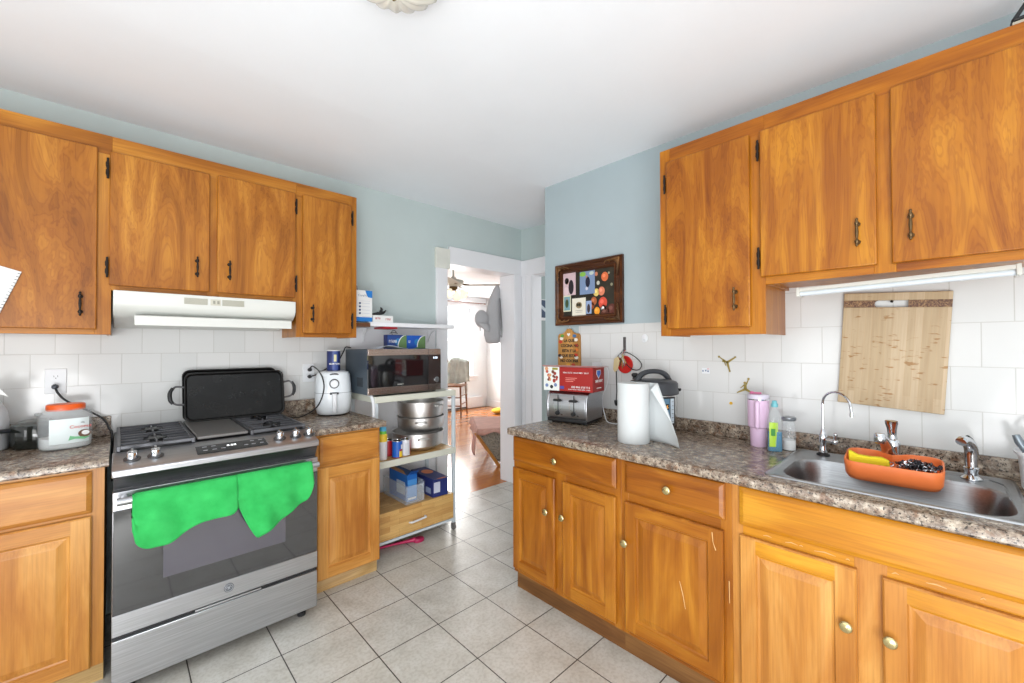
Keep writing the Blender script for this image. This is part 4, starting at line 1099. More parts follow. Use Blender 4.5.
can('food_can', 'blue can with yellow and white picture on the cart', 1.382, 2.585, .034, .112, [(-3.14, 3.14, .02, .98, mb_), (-.1, .9, .05, .40, my_), (-.05, .8, .42, .50, mr_), (.25, .8, .52, .78, mw_), (-3.14, 3.14, .02, .05, mr_)])
can('food_can', 'white can with red edge right of the blue can on the cart', 1.449, 2.597, .033, .110, [(-3.14, 3.14, .02, .98, mw_), (.6, 1.6, .05, .95, mr_), (-.6, .5, .1, .8, plain('can_print_grey', (206, 208, 214), .5))])
t = thing('squeeze_bottle', 'yellow and white bottle with blue green cap beside the oak cabinet', 'bottle', (1.285, 2.60, PZ))
b = MB(); b.lathe([(.026, 0), (.028, .004), (.028, .12)], n=24); b.build('bottle_body', mw_, t, angle=40)
b = MB(); b.lathe([(.0283, .12), (.0283, .165), (.024, .17)], n=24); b.build('yellow_band', my_, t, angle=40)
b = MB(); b.lathe([(.023, .17), (.023, .19)], n=24); b.build('green_band', plain('band_green', (110, 190, 70), .4), t)
b = MB(); b.lathe([(.023, .19), (.022, .21), (.018, .216)], n=24); b.build('cap', plain('cap_light_blue', (80, 170, 210), .4), t)
# lower shelf: clear bin, cartons
BZ = .2795
t = thing('clear_bin', 'clear plastic open bin on the lower cart shelf', 'bin', (1.428, 2.555, BZ))
b = MB(); w_, d_, h_ = .148, .33, .13
b.box((0, 0, 0), (w_, d_, .003)); b.box((0, 0, .003), (.003, d_, h_)); b.box((w_-.003, 0, .003), (w_, d_, h_)); b.box((.003, 0, .003), (w_-.003, .003, h_*.95)); b.box((.003, d_-.003, .003), (w_-.003, d_, h_))
b.box((-.004, -.004, h_), (.0, d_, h_+.004)); b.box((w_, -.004, h_), (w_+.004, d_, h_+.004))
b.build('bin_body', m_clear, t, bevel=.001)
def flaps(t, w, d, h, mat, mat2=None):
    b = MB(); b.prism([(0, h), (-.035, h+.03), (-.034, h+.031), (.001, h+.001)], 'yz', .004, w-.004); b.build('flap', mat, t)
    b = MB(); b.prism([(0, h), (-.02, h+.035), (-.019, h+.036), (.001, h+.001)], 'xz', .02, d-.02); b.build('flap', mat2 or mat, t)
def bx1(t):
    b = MB(); b.box((-.0006, .03, .04), (0, .15, .13)); b.build('side_print', plain('print_pale', (186, 200, 214), .5), t)
    b = MB(); b.box((.006, -.0006, .012), (.072, 0, .026)); b.build('front_print', m_paper, t)
    b = MB(); b.box((.004, -.0008, .03), (.074, 0, .15)); b.build('front_panel', plain('print_sky', (70, 140, 206), .5), t)
    flaps(t, .078, .26, .185, plain('carton_blue_deep', (16, 72, 150), .5), plain('brown_board', (150, 112, 76), .7))
carton('snack_carton', 'tall blue open carton standing in the clear bin on the cart', 'box', (1.460, 2.59, BZ+.0035), 0, .078, .26, .185, m_blue, extra=bx1)
t = thing('paper_bag', 'crumpled brown paper scrap poking out behind the blue open carton', 'bag', (1.50, 2.876, BZ+.0035))
b = MB(); b.loft([[(.022*math.cos(2*PI*i/10)*(1+.3*math.sin(i*2+z*40)), .010*math.sin(2*PI*i/10)*(1+.2*math.cos(i*3+z*30)), z) for i in range(10)] for z in (0, .06, .12, .18, .23, .255)]); b.build('crumpled_paper', plain('kraft_paper', (150, 118, 84), .8), t, angle=20)
m_nv2 = plain('chips_carton_navy', (36, 48, 112), .5)
def bx2(t):
    b = MB(); b.box((.008, -.0006, .03), (.06, 0, .105)); b.build('front_label', plain('print_pale2', (200, 206, 222), .5), t)
    b = MB(); b.box((-.0006, .03, .02), (0, .10, .06)); b.build('side_label', plain('print_greyblue', (150, 166, 196), .5), t)
    b = MB(); b.box((-.0006, .14, .05), (0, .22, .10)); b.build('side_label', plain('print_greyblue', (150, 166, 196), .5), t)
    b = MB(); b.lathe([(.042, .1302), (.042, .1308)], (.07, .20, 0), 24, sx=1, sy=1.3); b.build('top_picture', plain('print_orange', (226, 130, 80), .5), t)
    b = MB(); b.prism([(0, .13), (-.055, .142), (-.055, .144), (0, .132)], 'yz', .0, .12); fl = b.build('flap', plain('flap_navy', (62, 64, 104), .5), t)
    b = MB(); b.prism([(-.008, .1343), (-.048, .1428), (-.048, .1434), (-.008, .1349)], 'yz', .025, .085); b.build('flap_picture', plain('print_orange2', (222, 110, 66), .5), fl)
carton('snack_carton', 'navy open snack carton at the right end of the lower cart shelf', 'box', (1.640, 2.545, BZ), -.03, .125, .33, .13, m_nv2, extra=bx2)
t = thing('dustpan_brush', 'dark pink plastic brush lying on the floor under the cart', 'brush', (1.26, 2.62, 0))
b = MB(); b.tube([(0, .02, .012), (.10, -.005, .014), (.20, -.035, .016), (.25, -.05, .018)], [.009, .008, .011, .018], 10, smooth=3); b.build('handle', plain('pink_plastic', (196, 44, 96), .35), t, angle=60)
b = MB(); b.lathe([(.001, 0), (.028, .002), (.03, .012), (.026, .024), (.001, .028)], (.275, -.058, 0), 16, sx=1.4, sy=1); b.build('brush_head', plain('pink_plastic_dark', (176, 34, 84), .4), t, angle=60)

# ------------------------------------------------------------------ wall shelf with boxes
t = thing('wall_shelf', 'white wall shelf above the microwave', 'shelf', (1.255, 2.75, 1.508))
b = MB(); b.box((0, 0, 0), (.72, .222, .030)); b.build('board', m_white, t, bevel=.003)
for x in (.06, .62):
    b = MB(); b.tube([(x, .222, -.10), (x, .205, -.06), (x, .16, -.02), (x, .09, -.003)], .006, 8, smooth=4); b.box((x-.008, .218, -.11), (x+.008, .2245, -.002)); b.box((x-.008, .03, -.004), (x+.008, .222, -.0005)); b.build('bracket', m_white, t, angle=60)
t = thing('brown_shelf', 'short brown wooden shelf board beside the tall cabinet, under the tall white box', 'shelf', (1.140, 2.72, 1.500))
b = MB(); b.box((0, 0, 0), (.112, .252, .028)); b.build('board', wood('dark_shelf_wood', (92, 62, 46), (112, 78, 58), (130, 94, 70), 'x'), t, bevel=.002)
def bxc(t):
    b = MB(); b.box((0, -.0007, 0), (.112, 0, .030)); b.build('blue_band', plain('print_cerulean', (28, 118, 196), .5), t)
    b = MB(); b.prism([(.062, .214), (.112, .214), (.112, .165), (.082, .168), (.070, .19)], 'xz', -.0007, 0); b.build('blue_corner', plain('print_cerulean', (28, 118, 196), .5), t)
    text('carton_word', 'CeraVe', .022, plain('print_greyish', (120, 140, 160), .5), t, (.044, -.001, .178))
    b = MB()
    for k in range(4): b.lathe([(.0075, -.001), (.0075, -.0002)], (.024, 0, .125-k*.023), 14, axis='y')
    b.build('icon', plain('icon_navy', (52, 70, 110), .5), t)
    b = MB()
    for k in range(5): b.box((.040, -.001, .124-k*.023), (.095, -.0002, .1265-k*.023))
    b.box((.015, -.001, .14), (.095, -.0002, .1415)); b.build('print_line', plain('print_greyline', (186, 194, 204), .5), t)
carton('lotion_box', 'tall white box with blue band standing left on the wall shelf', 'box', (1.168, 2.752, 1.5385), 0, .112, .07, .214, m_paper, extra=bxc)
t = thing('grey_clip', 'grey clip sticking up behind the tall white box', 'clip', (1.214, 2.845, 1.5385))
b = MB(); b.tube([(0, 0, 0), (0, 0, .20), (-.012, 0, .25), (-.018, 0, .262)], [.010, .010, .012, .006], 8); b.build('clip_body', plain('clip_grey', (130, 132, 134), .4, .3), t, angle=60)
def bxs(t):
    scribble('carton_word', mr_, t, .015, .066, .020, .013, 1)
    scribble('carton_word', mr_, t, .092, .138, .016, .013, 1)
carton('small_carton', 'flat white carton with red words on the wall shelf', 'box', (1.288, 2.752, 1.5385), 0, .150, .06, .048, m_paper, extra=bxs)
t = thing('hair_clip', 'black jagged plastic hair clip on the flat white carton', 'hair clip', (1.30, 2.775, 1.587))
b = MB(); b.tube([(-.012, 0, .006), (.02, 0, .012), (.05, 0, .016), (.075, 0, .022), (.095, .0, .040)], [.007, .009, .012, .010, .004], 8, smooth=2); b.tube([(.05, 0, .016), (.062, 0, .045), (.052, 0, .058)], [.012, .010, .004], 8, smooth=2); b.tube([(.02, .0, .01), (.03, 0, .025)], [.006, .003], 6); b.build('clip_body', m_black, t, angle=50)
t = thing('red_tray', 'thin red tray tucked under the wall shelf', 'tray', (1.37, 2.765, 1.494))
b = MB(); b.box((0, 0, 0), (.11, .15, .004)); b.box((0, 0, .004), (.003, .15, .0135)); b.box((.003, 0, .004), (.11, .003, .0135)); b.build('tray_body', mr_, t, bevel=.001)

# ------------------------------------------------------------------ sink side: toaster, red box
t = thing('toaster', 'stainless four-slice toaster with two levers under the red box', 'toaster', (1.892, 1.678, CZ), math.radians(-78.3))
W, Dt = .266, .225
b = MB(); b.prism([(.012, .03), (.0, .05), (.0, .13), (.012, .168), (.04, .186), (Dt-.04, .188), (Dt-.01, .17), (Dt, .13), (Dt, .03)], 'yz', .012, W-.012); b.build('shell', m_steel, t, bevel=.004, angle=40)
for x0, x1 in ((0, .014), (W-.014, W)):
    b = MB(); b.prism([(.008, .022), (-.004, .05), (-.004, .13), (.010, .172), (.04, .190), (Dt-.04, .190), (Dt-.008, .172), (Dt+.002, .13), (Dt+.002, .022)], 'yz', x0, x1); b.build('end_panel', m_steel, t, bevel=.005, angle=40)
b = MB(); b.box((.002, .002, .008), (W-.002, Dt-.002, .032)); b.build('base', m_black, t, bevel=.006)
for x in (.03, W-.03):
    for y in (.03, Dt-.03):
        b = MB(); b.lathe([(.010, 0), (.012, .009)], (x, y, 0), 12); b.build('foot', m_black, t)
b = MB()
for x in (.035, .135):
    for y in (.05, .13): b.box((x, y, .184), (x+.075, y+.028, .1905))
b.build('slot', m_black, t)
for x in (.078, .182):
    b = MB(); b.box((x-.0025, -.0015, .075), (x+.0025, .001, .170)); lv = b.build('lever_slot', m_black, t)
    b = MB(); b.loft([rrect(0, 0, .052, .012, .004, 0), rrect(0, 0, .052, .012, .004, .002)]); b.build('dummy', m_black, t) if False else b.bm.free()
    b = MB(); b.prism([(x-.028, .138), (x-.020, .132), (x+.020, .132), (x+.028, .138), (x+.020, .146), (x-.020, .146)], 'xz', -.020, -.002); b.build('lever', m_black, t, bevel=.002)
    b = MB(); b.lathe([(.0135, 0), (.0125, -.014), (.010, -.017), (.001, -.017)], (x-.002, 0, .062), 18, axis='y'); b.build('browning_knob', m_black, t, angle=40)
    b = MB(); b.box((x+.018, -.002, .050), (x+.030, .001, .056)); b.build('button', m_black, t, bevel=.0008)
    b = MB(); b.tube([(x-.028, -.0008, .14), (x-.028, -.0008, .095), (x-.014, -.0008, .078), (x+.010, -.0008, .078), (x+.024, -.0008, .095), (x+.024, -.0008, .14)], .0012, 6, smooth=3); b.build('lever_outline', m_chrome, t)
m_redc = plain('red_carton', (152, 18, 12), .45)
t = thing('food_box', 'long red cardboard box with white picture end, resting on the toaster', 'box', (1.905, 1.712, CZ+.1915), math.radians(-79))
w_, d_, h_ = .325, .165, .143
b = MB(); b.box((0, 0, 0), (w_, d_, h_)); b.build('box_body', m_redc, t, bevel=.001)
b = MB(); b.box((0, -.0008, 0), (.108, 0, h_)); wp = b.build('white_panel', plain('carton_white', (222, 226, 222), .5), t)
rng = random.Random(2)
for k in range(16):
    b = MB(); cx_, cz_ = .05+rng.gauss(0, .017), .082+rng.gauss(0, .022)
    b.lathe([(rng.uniform(.007, .012), -.0012-.0001*k), (.006, -.0008)], (cx_, 0, cz_), 10, axis='y')
    b.build('food_picture', plain('food_%d' % (k % 4), [(176, 70, 50), (150, 50, 40), (206, 150, 110), (110, 60, 44)][k % 4], .5), wp)
for cx_, cz_, c in ((.022, .03, (110, 130, 170)), (.055, .022, (30, 34, 40)), (.082, .034, (110, 130, 170))):
    b = MB(); b.lathe([(.011, -.0014), (.011, -.0008)], (cx_, 0, cz_), 12, axis='y'); b.build('round_mark', plain('mark_%d' % c[0], c, .5), wp)
b = MB(); b.box((.06, -.0012, .125), (.098, -.0008, .138)); b.build('olive_mark', plain('mark_olive', (140, 140, 40), .5), wp)
scribble('print_word', m_paper, t, .135, .305, .107, .008, 5)
b = MB()
for k in range(3): b.box((.150, -.001, .078-k*.010), (.225-.012*k, 0, .081-k*.010))
b.build('print_line', plain('print_pink', (226, 140, 130), .5), t)
scribble('print_word', m_paper, t, .19, .315, .022, .011, 4); scribble('print_word', m_paper, t, .17, .315, .010, .006, 5)
b = MB(); b.box((.112, -.001, .012), (.140, 0, .030)); b.build('blue_mark', plain('mark_indigo', (70, 70, 150), .5), t)
text('print_word', 'SAFE HEAT', .021, m_paper, t, (w_+.001, d_*.52, .062), (PI/2, 0, PI/2), bold=.0006, sx=1)
text('print_word', 'cooked chicken', .011, m_paper, t, (w_+.001, d_*.52, .022), (PI/2, 0, PI/2))
b = MB(); b.prism([(.055, .128), (.11, .128), (.115, .105), (.082, .076), (.05, .105)], 'yz', w_, w_+.0008); sh_ = b.build('shield_mark', m_paper, t)
b = MB(); b.prism([(.060, .124), (.105, .124), (.109, .106), (.082, .083), (.056, .106)], 'yz', w_+.0008, w_+.0014); b.build('shield_blue', plain('shield_blue', (60, 110, 200), .5), sh_)
b = MB(); b.prism([(0, h_), (-.02, h_+.008), (-.02, h_+.010), (0, h_+.002)], 'yz', .0, w_+.03); b.box((0, 0, h_+.0005), (w_+.03, d_, h_+.0022)); b.build('lid_flap', plain('lid_cardboard', (176, 130, 128), .6), t)

# ---- paper towel roll
t = thing('paper_towel_roll', 'white paper towel roll standing on the counter with a loose sheet', 'paper towel', (1.80, 1.040, CZ))
b = MB(); b.lathe([(.020, 0), (.072, 0), (.0745, .003), (.0745, .279), (.072, .282), (.020, .282), (.020, 0)], n=48, cap0=False, cap1=False); m_pt = NT('quilted_paper'); m_pt.bump(m_pt.noise(m_pt.coords(), 90, 2), .25, .002); m_pt = m_pt.set((203, 208, 209), .9)
b.build('roll', m_pt, t, angle=40)
b = MB(); b.lathe([(.0195, .001), (.0195, .281), (.0175, .281), (.0175, .001)], n=24, cap0=False, cap1=False); b.build('core', plain('cardboard_tube', (170, 140, 104), .8), t)
def sheet(u, v):
    # leaves the back of the roll, sweeps to the right; its upper corner droops
    a0 = math.radians(40); a1 = math.radians(-15)
    st = Vector((.0755*math.cos(a1), .0755*math.sin(a1), 0))
    if u < .2:
        a = a0+(a1-a0)*u/.2; p = Vector((.0755*math.cos(a), .0755*math.sin(a), 0)); s = 0
    else:
        s = (u-.2)/.8; p = st + Vector((-.055, -.206, 0))*s*.95 + Vector((.02, 0, 0))*math.sin(PI*s)
    top = .281 if s < .38 else .281-.235*((s-.38)/.62)**.9
    zz = .001+(top-.001)*v
    return (p.x-.02*v*s, p.y, zz)
b = MB(); b.grid(sheet, 40, 10); b.build('loose_sheet', m_pt, t, solid=.0012, angle=80)
b = MB()
b.grid(lambda u, v: tuple(Vector(sheet(.46+.40*u, 1)) + Vector((-.030, .020, -.004))*v*(1-u) + Vector((-.004, 0, -.030*v*(1-u)))), 12, 4); b.build('folded_corner', m_pt, t, solid=.001, angle=80)

# ---- pressure cooker
t = thing('pressure_cooker', 'stainless electric pressure cooker with charcoal lid behind the paper roll', 'pressure cooker', (2.075, 1.080, CZ), math.radians(-34))
b = MB(); b.lathe([(.105, .006), (.112, .012), (.114, .03)], n=40); b.build('base', m_black, t, angle=40)
b = MB(); b.lathe([(.1145, .03), (.118, .04), (.120, .19), (.118, .205)], n=48); b.build('body', plain('cooker_steel', (190, 190, 188), .25, 1), t, angle=40)
b = MB(); b.lathe([(.122, .205), (.128, .210), (.128, .222), (.124, .228), (.124, .262), (.116, .272), (.09, .280), (.03, .284), (.001, .284)], n=48); b.build('lid', m_dark, t, angle=40)
b = MB(); b.tube([(-.095, .0, .272), (-.07, 0, .305), (-.03, 0, .322), (.03, 0, .322), (.07, 0, .305), (.095, 0, .272)], [.014, .015, .013, .013, .015, .014], 12, smooth=4); b.build('lid_handle', m_dark, t, angle=60)
b = MB(); b.lathe([(.014, .278), (.012, .29), (.018, .296), (.018, .306), (.012, .312)], (-.075, .06, 0), 16); b.build('steam_valve', m_black, t, angle=50)
for s in (-1, 1):
    b = MB(); b.prism([(s*.118, .212), (s*.150, .218), (s*.152, .232), (s*.118, .228)], 'xz', -.022, .022); b.build('side_grip', m_black, t, bevel=.003)
def cyl_patch(r, x0, x1, z0, z1, dr):
    def fn(u, v):
        x = x0+(x1-x0)*u; return (x, -math.sqrt(r*r-x*x)-dr, z0+(z1-z0)*v)
    return fn
b = MB(); b.grid(cyl_patch(.121, -.058, .058, .055, .200, .0035), 12, 1); b.build('control_panel', m_black, t, solid=.004)
b = MB(); b.grid(cyl_patch(.121, -.050, .022, .066, .192, .0062), 10, 1); b.build('blue_face', plain('panel_blue', (92, 128, 152), .3), t)
b = MB(); b.grid(cyl_patch(.121, .026, .050, .066, .192, .0062), 4, 1); b.build('button_strip', plain('panel_pale', (190, 204, 214), .3), t)
b = MB(); b.grid(cyl_patch(.121, -.035, .016, .135, .165, .0068), 6, 1); sc_ = b.build('screen', plain('screen_dark', (44, 34, 26), .2), t)
text('screen_digits', '00:25', .020, plain('amber_digits', (255, 170, 40), .5, 0, 0, Emission_Color=(1, .5, .1, 1), Emission_Strength=1.0), sc_, (-.010, -.1285, .150))
b = MB()
for k in range(6): b.box((.034, -.1225+.0, .075+k*.020), (.044, -.1195, .0765+k*.020))
b.build('button_mark', m_dark, t)
for k in range(3):
    a = 2*PI*k/3+.5; b = MB(); b.lathe([(.012, 0), (.014, .008)], (.085*math.cos(a), .085*math.sin(a), 0), 12); b.build('foot', m_black, t)

# ---- hook with keys, red strainer cover, cables, white hook
t = thing('wall_hook', 'slim metal hook on the tiles holding keys and a red round tag', 'hook', (XB-.0065, 1.352, 1.378), RB)
b = MB(); b.box((-.009, -.003, -.040), (.009, 0, .042)); b.tube([(0, -.002, -.035), (0, -.012, -.045), (0, -.018, -.035)], .003, 6, smooth=3); b.build('hook_plate', m_steeld, t, bevel=.001)
t = thing('key_bunch', 'bunch of keys with tan tag and black cord hanging on the wall hook', 'keys', (XB-.028, 1.352, 1.332), RB)
b = MB(); b.tube([(.014*math.cos(a), 0, -.012+.014*math.sin(a)) for a in [2*PI*k/12 for k in range(13)]], .0015, 6); b.build('key_ring', m_chrome, t, angle=80)
b = MB(); b.tube([(0, -.002, -.004), (.045, -.003, -.012), (.095, -.003, -.040), (.125, -.003, -.075), (.110, -.003, -.105), (.070, -.003, -.108), (.035, -.003, -.085), (.015, -.003, -.05)], .0028, 6, smooth=4); b.build('black_loop', m_black, t, angle=80)
rng = random.Random(9)
for k, (a, L, m) in enumerate([(-.5, .075, m_brass), (-.25, .07, m_chrome), (.05, .08, m_brass), (.3, .07, m_chrome), (.55, .06, m_brass), (-.75, .06, m_chrome)]):
    u = Vector((math.sin(a), 0, -math.cos(a))); w = Vector((u.z, 0, -u.x)); y = -.006-.003*k
    b = MB(); o_ = Vector((0, y, -.020))
    poly = [o_+w*.009, o_+u*.012+w*.011, o_+u*.024+w*.004, o_+u*L+w*.004, o_+u*(L+.003), o_+u*L-w*.004, o_+u*.024-w*.004, o_+u*.012-w*.011, o_-w*.009]
    b.prism([(p.x, p.z) for p in poly], 'xz', y, y+.002); b.build('key', m, t)
b = MB(); b.prism([(-.045, -.045), (-.018, -.030), (-.006, -.055), (-.020, -.110), (-.040, -.128), (-.052, -.110)], 'xz', -.028, -.025); b.build('tan_tag', plain('tan_leather', (196, 178, 136), .6), t, bevel=.001)
t = thing('red_strainer', 'round red plastic disc hanging behind the keys on the tiles', 'disc', (XB-.012, 1.348, 1.252), RB)
b = MB(); b.lathe([(.052, .004), (.054, 0), (.050, -.004), (.046, -.002), (.001, -.003)], n=32, axis='y'); b.build('disc_body', plain('red_gloss', (206, 40, 36), .3), t, angle=50)
b = MB(); b.tube([(-.02, -.002, .05), (-.005, -.006, .075), (.006, -.006, .086)], .002, 6); b.build('hang_loop', m_red, t)
cord('charging_cable', 'black cable hanging straight down from the wall hook, plug at its end', [(XB-.020, 1.405, 1.03), (XB-.014, 1.405, 1.10), (XB-.014, 1.408, 1.22), (XB-.020, 1.395, 1.295), (XB-.028, 1.36, 1.325)], .0032, m_black, m_black, 5, (0, 0, -1))
cord('charging_cable', 'white cable hanging behind the toaster down to the counter', [(XB-.03, 1.515, 1.215), (XB-.03, 1.475, 1.235), (XB-.022, 1.458, 1.20), (XB-.022, 1.470, 1.12), (XB-.035, 1.490, 1.06), (XB-.05, 1.485, 1.0), (XB-.09, 1.44, .935), (XB-.12, 1.40, .909), (XB-.13, 1.33, .909), (XB-.10, 1.29, .935), (XB-.09, 1.27, .96)], .003, m_wplast, None, 5)
t = thing('adhesive_hook', 'round white adhesive hook on the tiles near the amber cabinet', 'hook', (XB-.0065, 1.219, 1.410), RB)
b = MB(); b.lathe([(.022, 0), (.022, -.003), (.018, -.005), (.001, -.006)], n=28, axis='y', sx=.85, sy=1.1); b.tube([(0, -.004, -.004), (0, -.014, -.012), (0, -.016, -.004)], .003, 6); b.build('hook_body', m_wplast, t, angle=50)

# ---- plaque (small wooden board with a saying)
m_plq = wood('plaque_wood', (176, 128, 66), (196, 146, 80), (212, 164, 98), 'z', 2, .4)
t = thing('wooden_plaque', 'small wooden board-shaped plaque with a black Spanish saying', 'plaque', (XB-.007, 1.775, 1.350), RB)
out = [(-.092, -.125), (.092, -.125), (.096, -.115), (.094, .085), (.085, .100), (.055, .102), (.035, .112), (.015, .134), (-.015, .134), (-.035, .112), (-.055, .102), (-.085, .100), (-.094, .085), (-.096, -.115)]
b = MB(); b.prism(out, 'xz', -.014, 0); b.build('board', m_plq, t, bevel=.002)
for k, s in enumerate(('LA QUE', 'COCINA NO', 'ESTA Y LA', 'QUE ESTA', 'NO COCINA')):
    text('lettering', s, .0265, m_black, t, ((.004, .008, .004, 0, .004)[k], -.0146, .052-k*.0345), bold=.0010, sx=1.0)
b = MB(); b.prism([(0, .082), (-.014, .096), (-.010, .105), (0, .100), (.010, .105), (.014, .096)], 'xz', -.0152, -.014); b.build('white_heart', m_paper, t)
for x, z, c in ((-.055, .086, (90, 150, 60)), (-.062, .068, (232, 226, 214)), (.05, .084, (60, 110, 160)), (.062, .058, (232, 226, 214)), (-.07, .045, (190, 60, 40)), (.066, .02, (204, 70, 40)), (.068, -.01, (214, 120, 50)), (.062, -.045, (200, 60, 40)), (-.066, -.06, (232, 226, 214)), (-.078, -.05, (60, 40, 40)), (.066, -.062, (232, 226, 214)), (.0, -.112, (220, 160, 60)), (.04, -.112, (190, 70, 50))):
    b = MB(); b.lathe([(.015, -.0148), (.013, -.014)], (x, 0, z), 12, axis='y', sx=1.1, sy=.75); b.build('painted_fruit', plain('fruit_%d_%d' % (c[0], c[1]), c, .5), t)
b = MB(); b.tube([(-.01, -.002, .134), (0, -.004, .150), (.01, -.002, .134)], .0015, 6); b.build('hanging_loop', m_paper, t)

# ---- framed picture
m_frame = wood('frame_dark_walnut', (52, 30, 18), (82, 48, 28), (108, 66, 38), 'x', 2, .5, rough=.3)
t = thing('picture_frame', 'ornate dark brown frame with flower still life and tucked-in photos', 'picture', (XB-.002, 1.890, 1.508), RB)
W, Hh = .534, .421
prof = [(0, 0), (0, -.022), (.006, -.030), (.014, -.027), (.026, -.016), (.044, -.018), (.050, -.026), (.056, -.026), (.062, -.012), (.066, -.008)]
b = MB()
R = []
for ins, y in prof: R.append([b.v(p) for p in ((ins, y, ins), (W-ins, y, ins), (W-ins, y, Hh-ins), (ins, y, Hh-ins))])
for a, c in zip(R, R[1:]):
    for i in range(4): b.f([a[i], a[(i+1) % 4], c[(i+1) % 4], c[i]])
b.build('frame_moulding', m_frame, t, angle=30)
gold = plain('worn_gilt', (112, 78, 46), .42, .5, .5)
for cx_, cz_ in ((.035, .035), (W-.035, .035), (W-.035, Hh-.035), (.035, Hh-.035)):
    b = MB(); sx_ = 1 if cx_ < .2 else -1; sz_ = 1 if cz_ < .2 else -1
    for k in range(5):
        b.tube([(cx_-sx_*.018, -.028, cz_-sz_*.018), (cx_+sx_*(.01+.016*k), -.032, cz_+sz_*(.0-.008)), (cx_+sx_*(.018+.018*k), -.028, cz_+sz_*(.004-.012*(k % 2)))], [.006, .005, .003], 6, smooth=3)
        b.tube([(cx_-sx_*.018, -.028, cz_-sz_*.018), (cx_-sx_*.008, -.032, cz_+sz_*(.01+.016*k)), (cx_+sx_*(.004-.012*(k % 2)), -.028, cz_+sz_*(.018+.018*k))], [.006, .005, .003], 6, smooth=3)
    b.ball((cx_, -.028, cz_), .013, 8, sc=(1, .5, 1)); b.build('corner_ornament', gold, t, angle=60)
m_pnt = NT('dark_painting')
m_pnt = m_pnt.set(m_pnt.ramp(m_pnt.noise(m_pnt.coords(), 8, 4), [(.3, (26, 26, 22)), (.6, (44, 42, 32)), (.8, (74, 56, 38))]), .45)
b = MB(); b.box((.060, -.008, .060), (W-.060, -.002, Hh-.060)); pn = b.build('painting', m_pnt, t)
for x, z, r_, c in ((.400, .300, .026, (214, 108, 62)), (.375, .210, .025, (218, 128, 96)), (.335, .205, .022, (222, 196, 110)), (.385, .135, .032, (206, 76, 56)), (.390, .098, .020, (206, 206, 204)), (.340, .085, .022, (232, 150, 40)), (.315, .150, .024, (170, 92, 50)), (.35, .265, .012, (190, 190, 176)), (.45, .245, .009, (140, 136, 110)), (.335, .325, .012, (190, 120, 90)), (.43, .32, .007, (150, 146, 120)), (.30, .12, .02, (140, 70, 36)), (.24, .23, .02, (96, 78, 50)), (.45, .09, .03, (92, 44, 34)), (.40, .075, .03, (88, 46, 34))):
    b = MB(); b.lathe([(r_, -.0086), (r_*.9, -.0080)], (x, 0, z), 14, axis='y', sx=1, sy=1.15); f_ = b.build('painted_flower', plain('petal_%d_%d_%d' % c, c, .5), pn)
    if r_ > .018:
        b = MB(); b.lathe([(r_*.45, -.0092), (r_*.4, -.0086)], (x-r_*.2, 0, z+r_*.25), 10, axis='y'); b.build('petal_highlight', plain('petalh_%d_%d_%d' % c, tuple(min(255, v+30) for v in c), .5), f_)
def photo(label_c, x0, x1, z0, z1, blobs, y=-.0105, border=None):
    b = MB(); b.box((x0, y, z0), (x1, y+.0015, z1)); p = b.build('photo', plain('photo_%d_%d' % (label_c[0], label_c[1]), label_c, .4), t)
    if border:
        b = MB(); b.box((x0+.006, y-.0004, z0+.008), (x1-.006, y, z1-.008)); b.build('photo_picture', plain('photo_in_%d' % border[0], border, .4), p)
    for bx_, bz_, rx, rz, c in blobs:
        b = MB(); b.lathe([(1, y-.0010), (1, y-.0004)], (bx_, 0, bz_), 14, axis='y', sx=rx, sy=rz); b.build('photo_figure', plain('fig_%d_%d_%d' % c, c, .5), p)
photo((206, 180, 186), .062, .170, .205, .358, [(.095, .305, .018, .022, (40, 28, 30)), (.10, .295, .011, .015, (206, 160, 140)), (.132, .26, .022, .05, (36, 28, 36)), (.09, .235, .02, .03, (220, 196, 200))])
photo((120, 142, 176), .205, .325, .200, .352, [(.230, .335, .025, .016, (130, 180, 70)), (.27, .28, .018, .036, (24, 26, 50)), (.262, .315, .008, .009, (196, 150, 130)), (.262, .238, .010, .012, (200, 200, 214)), (.30, .335, .018, .012, (190, 200, 190))])
photo((222, 222, 190), .064, .128, .095, .205, [(.095, .15, .014, .03, (60, 80, 50)), (.097, .178, .006, .006, (190, 150, 120))], border=(120, 160, 170))
photo((226, 222, 206), .140, .252, .064, .180, [(.197, .132, .026, .022, (150, 134, 104)), (.187, .135, .008, .012, (222, 214, 190)), (.205, .135, .008, .012, (222, 214, 190)), (.197, .096, .035, .0015, (140, 136, 128)), (.197, .085, .03, .0015, (140, 136, 128))])
photo((150, 170, 206), .256, .298, .070, .155, [(.276, .105, .012, .03, (60, 48, 52))])

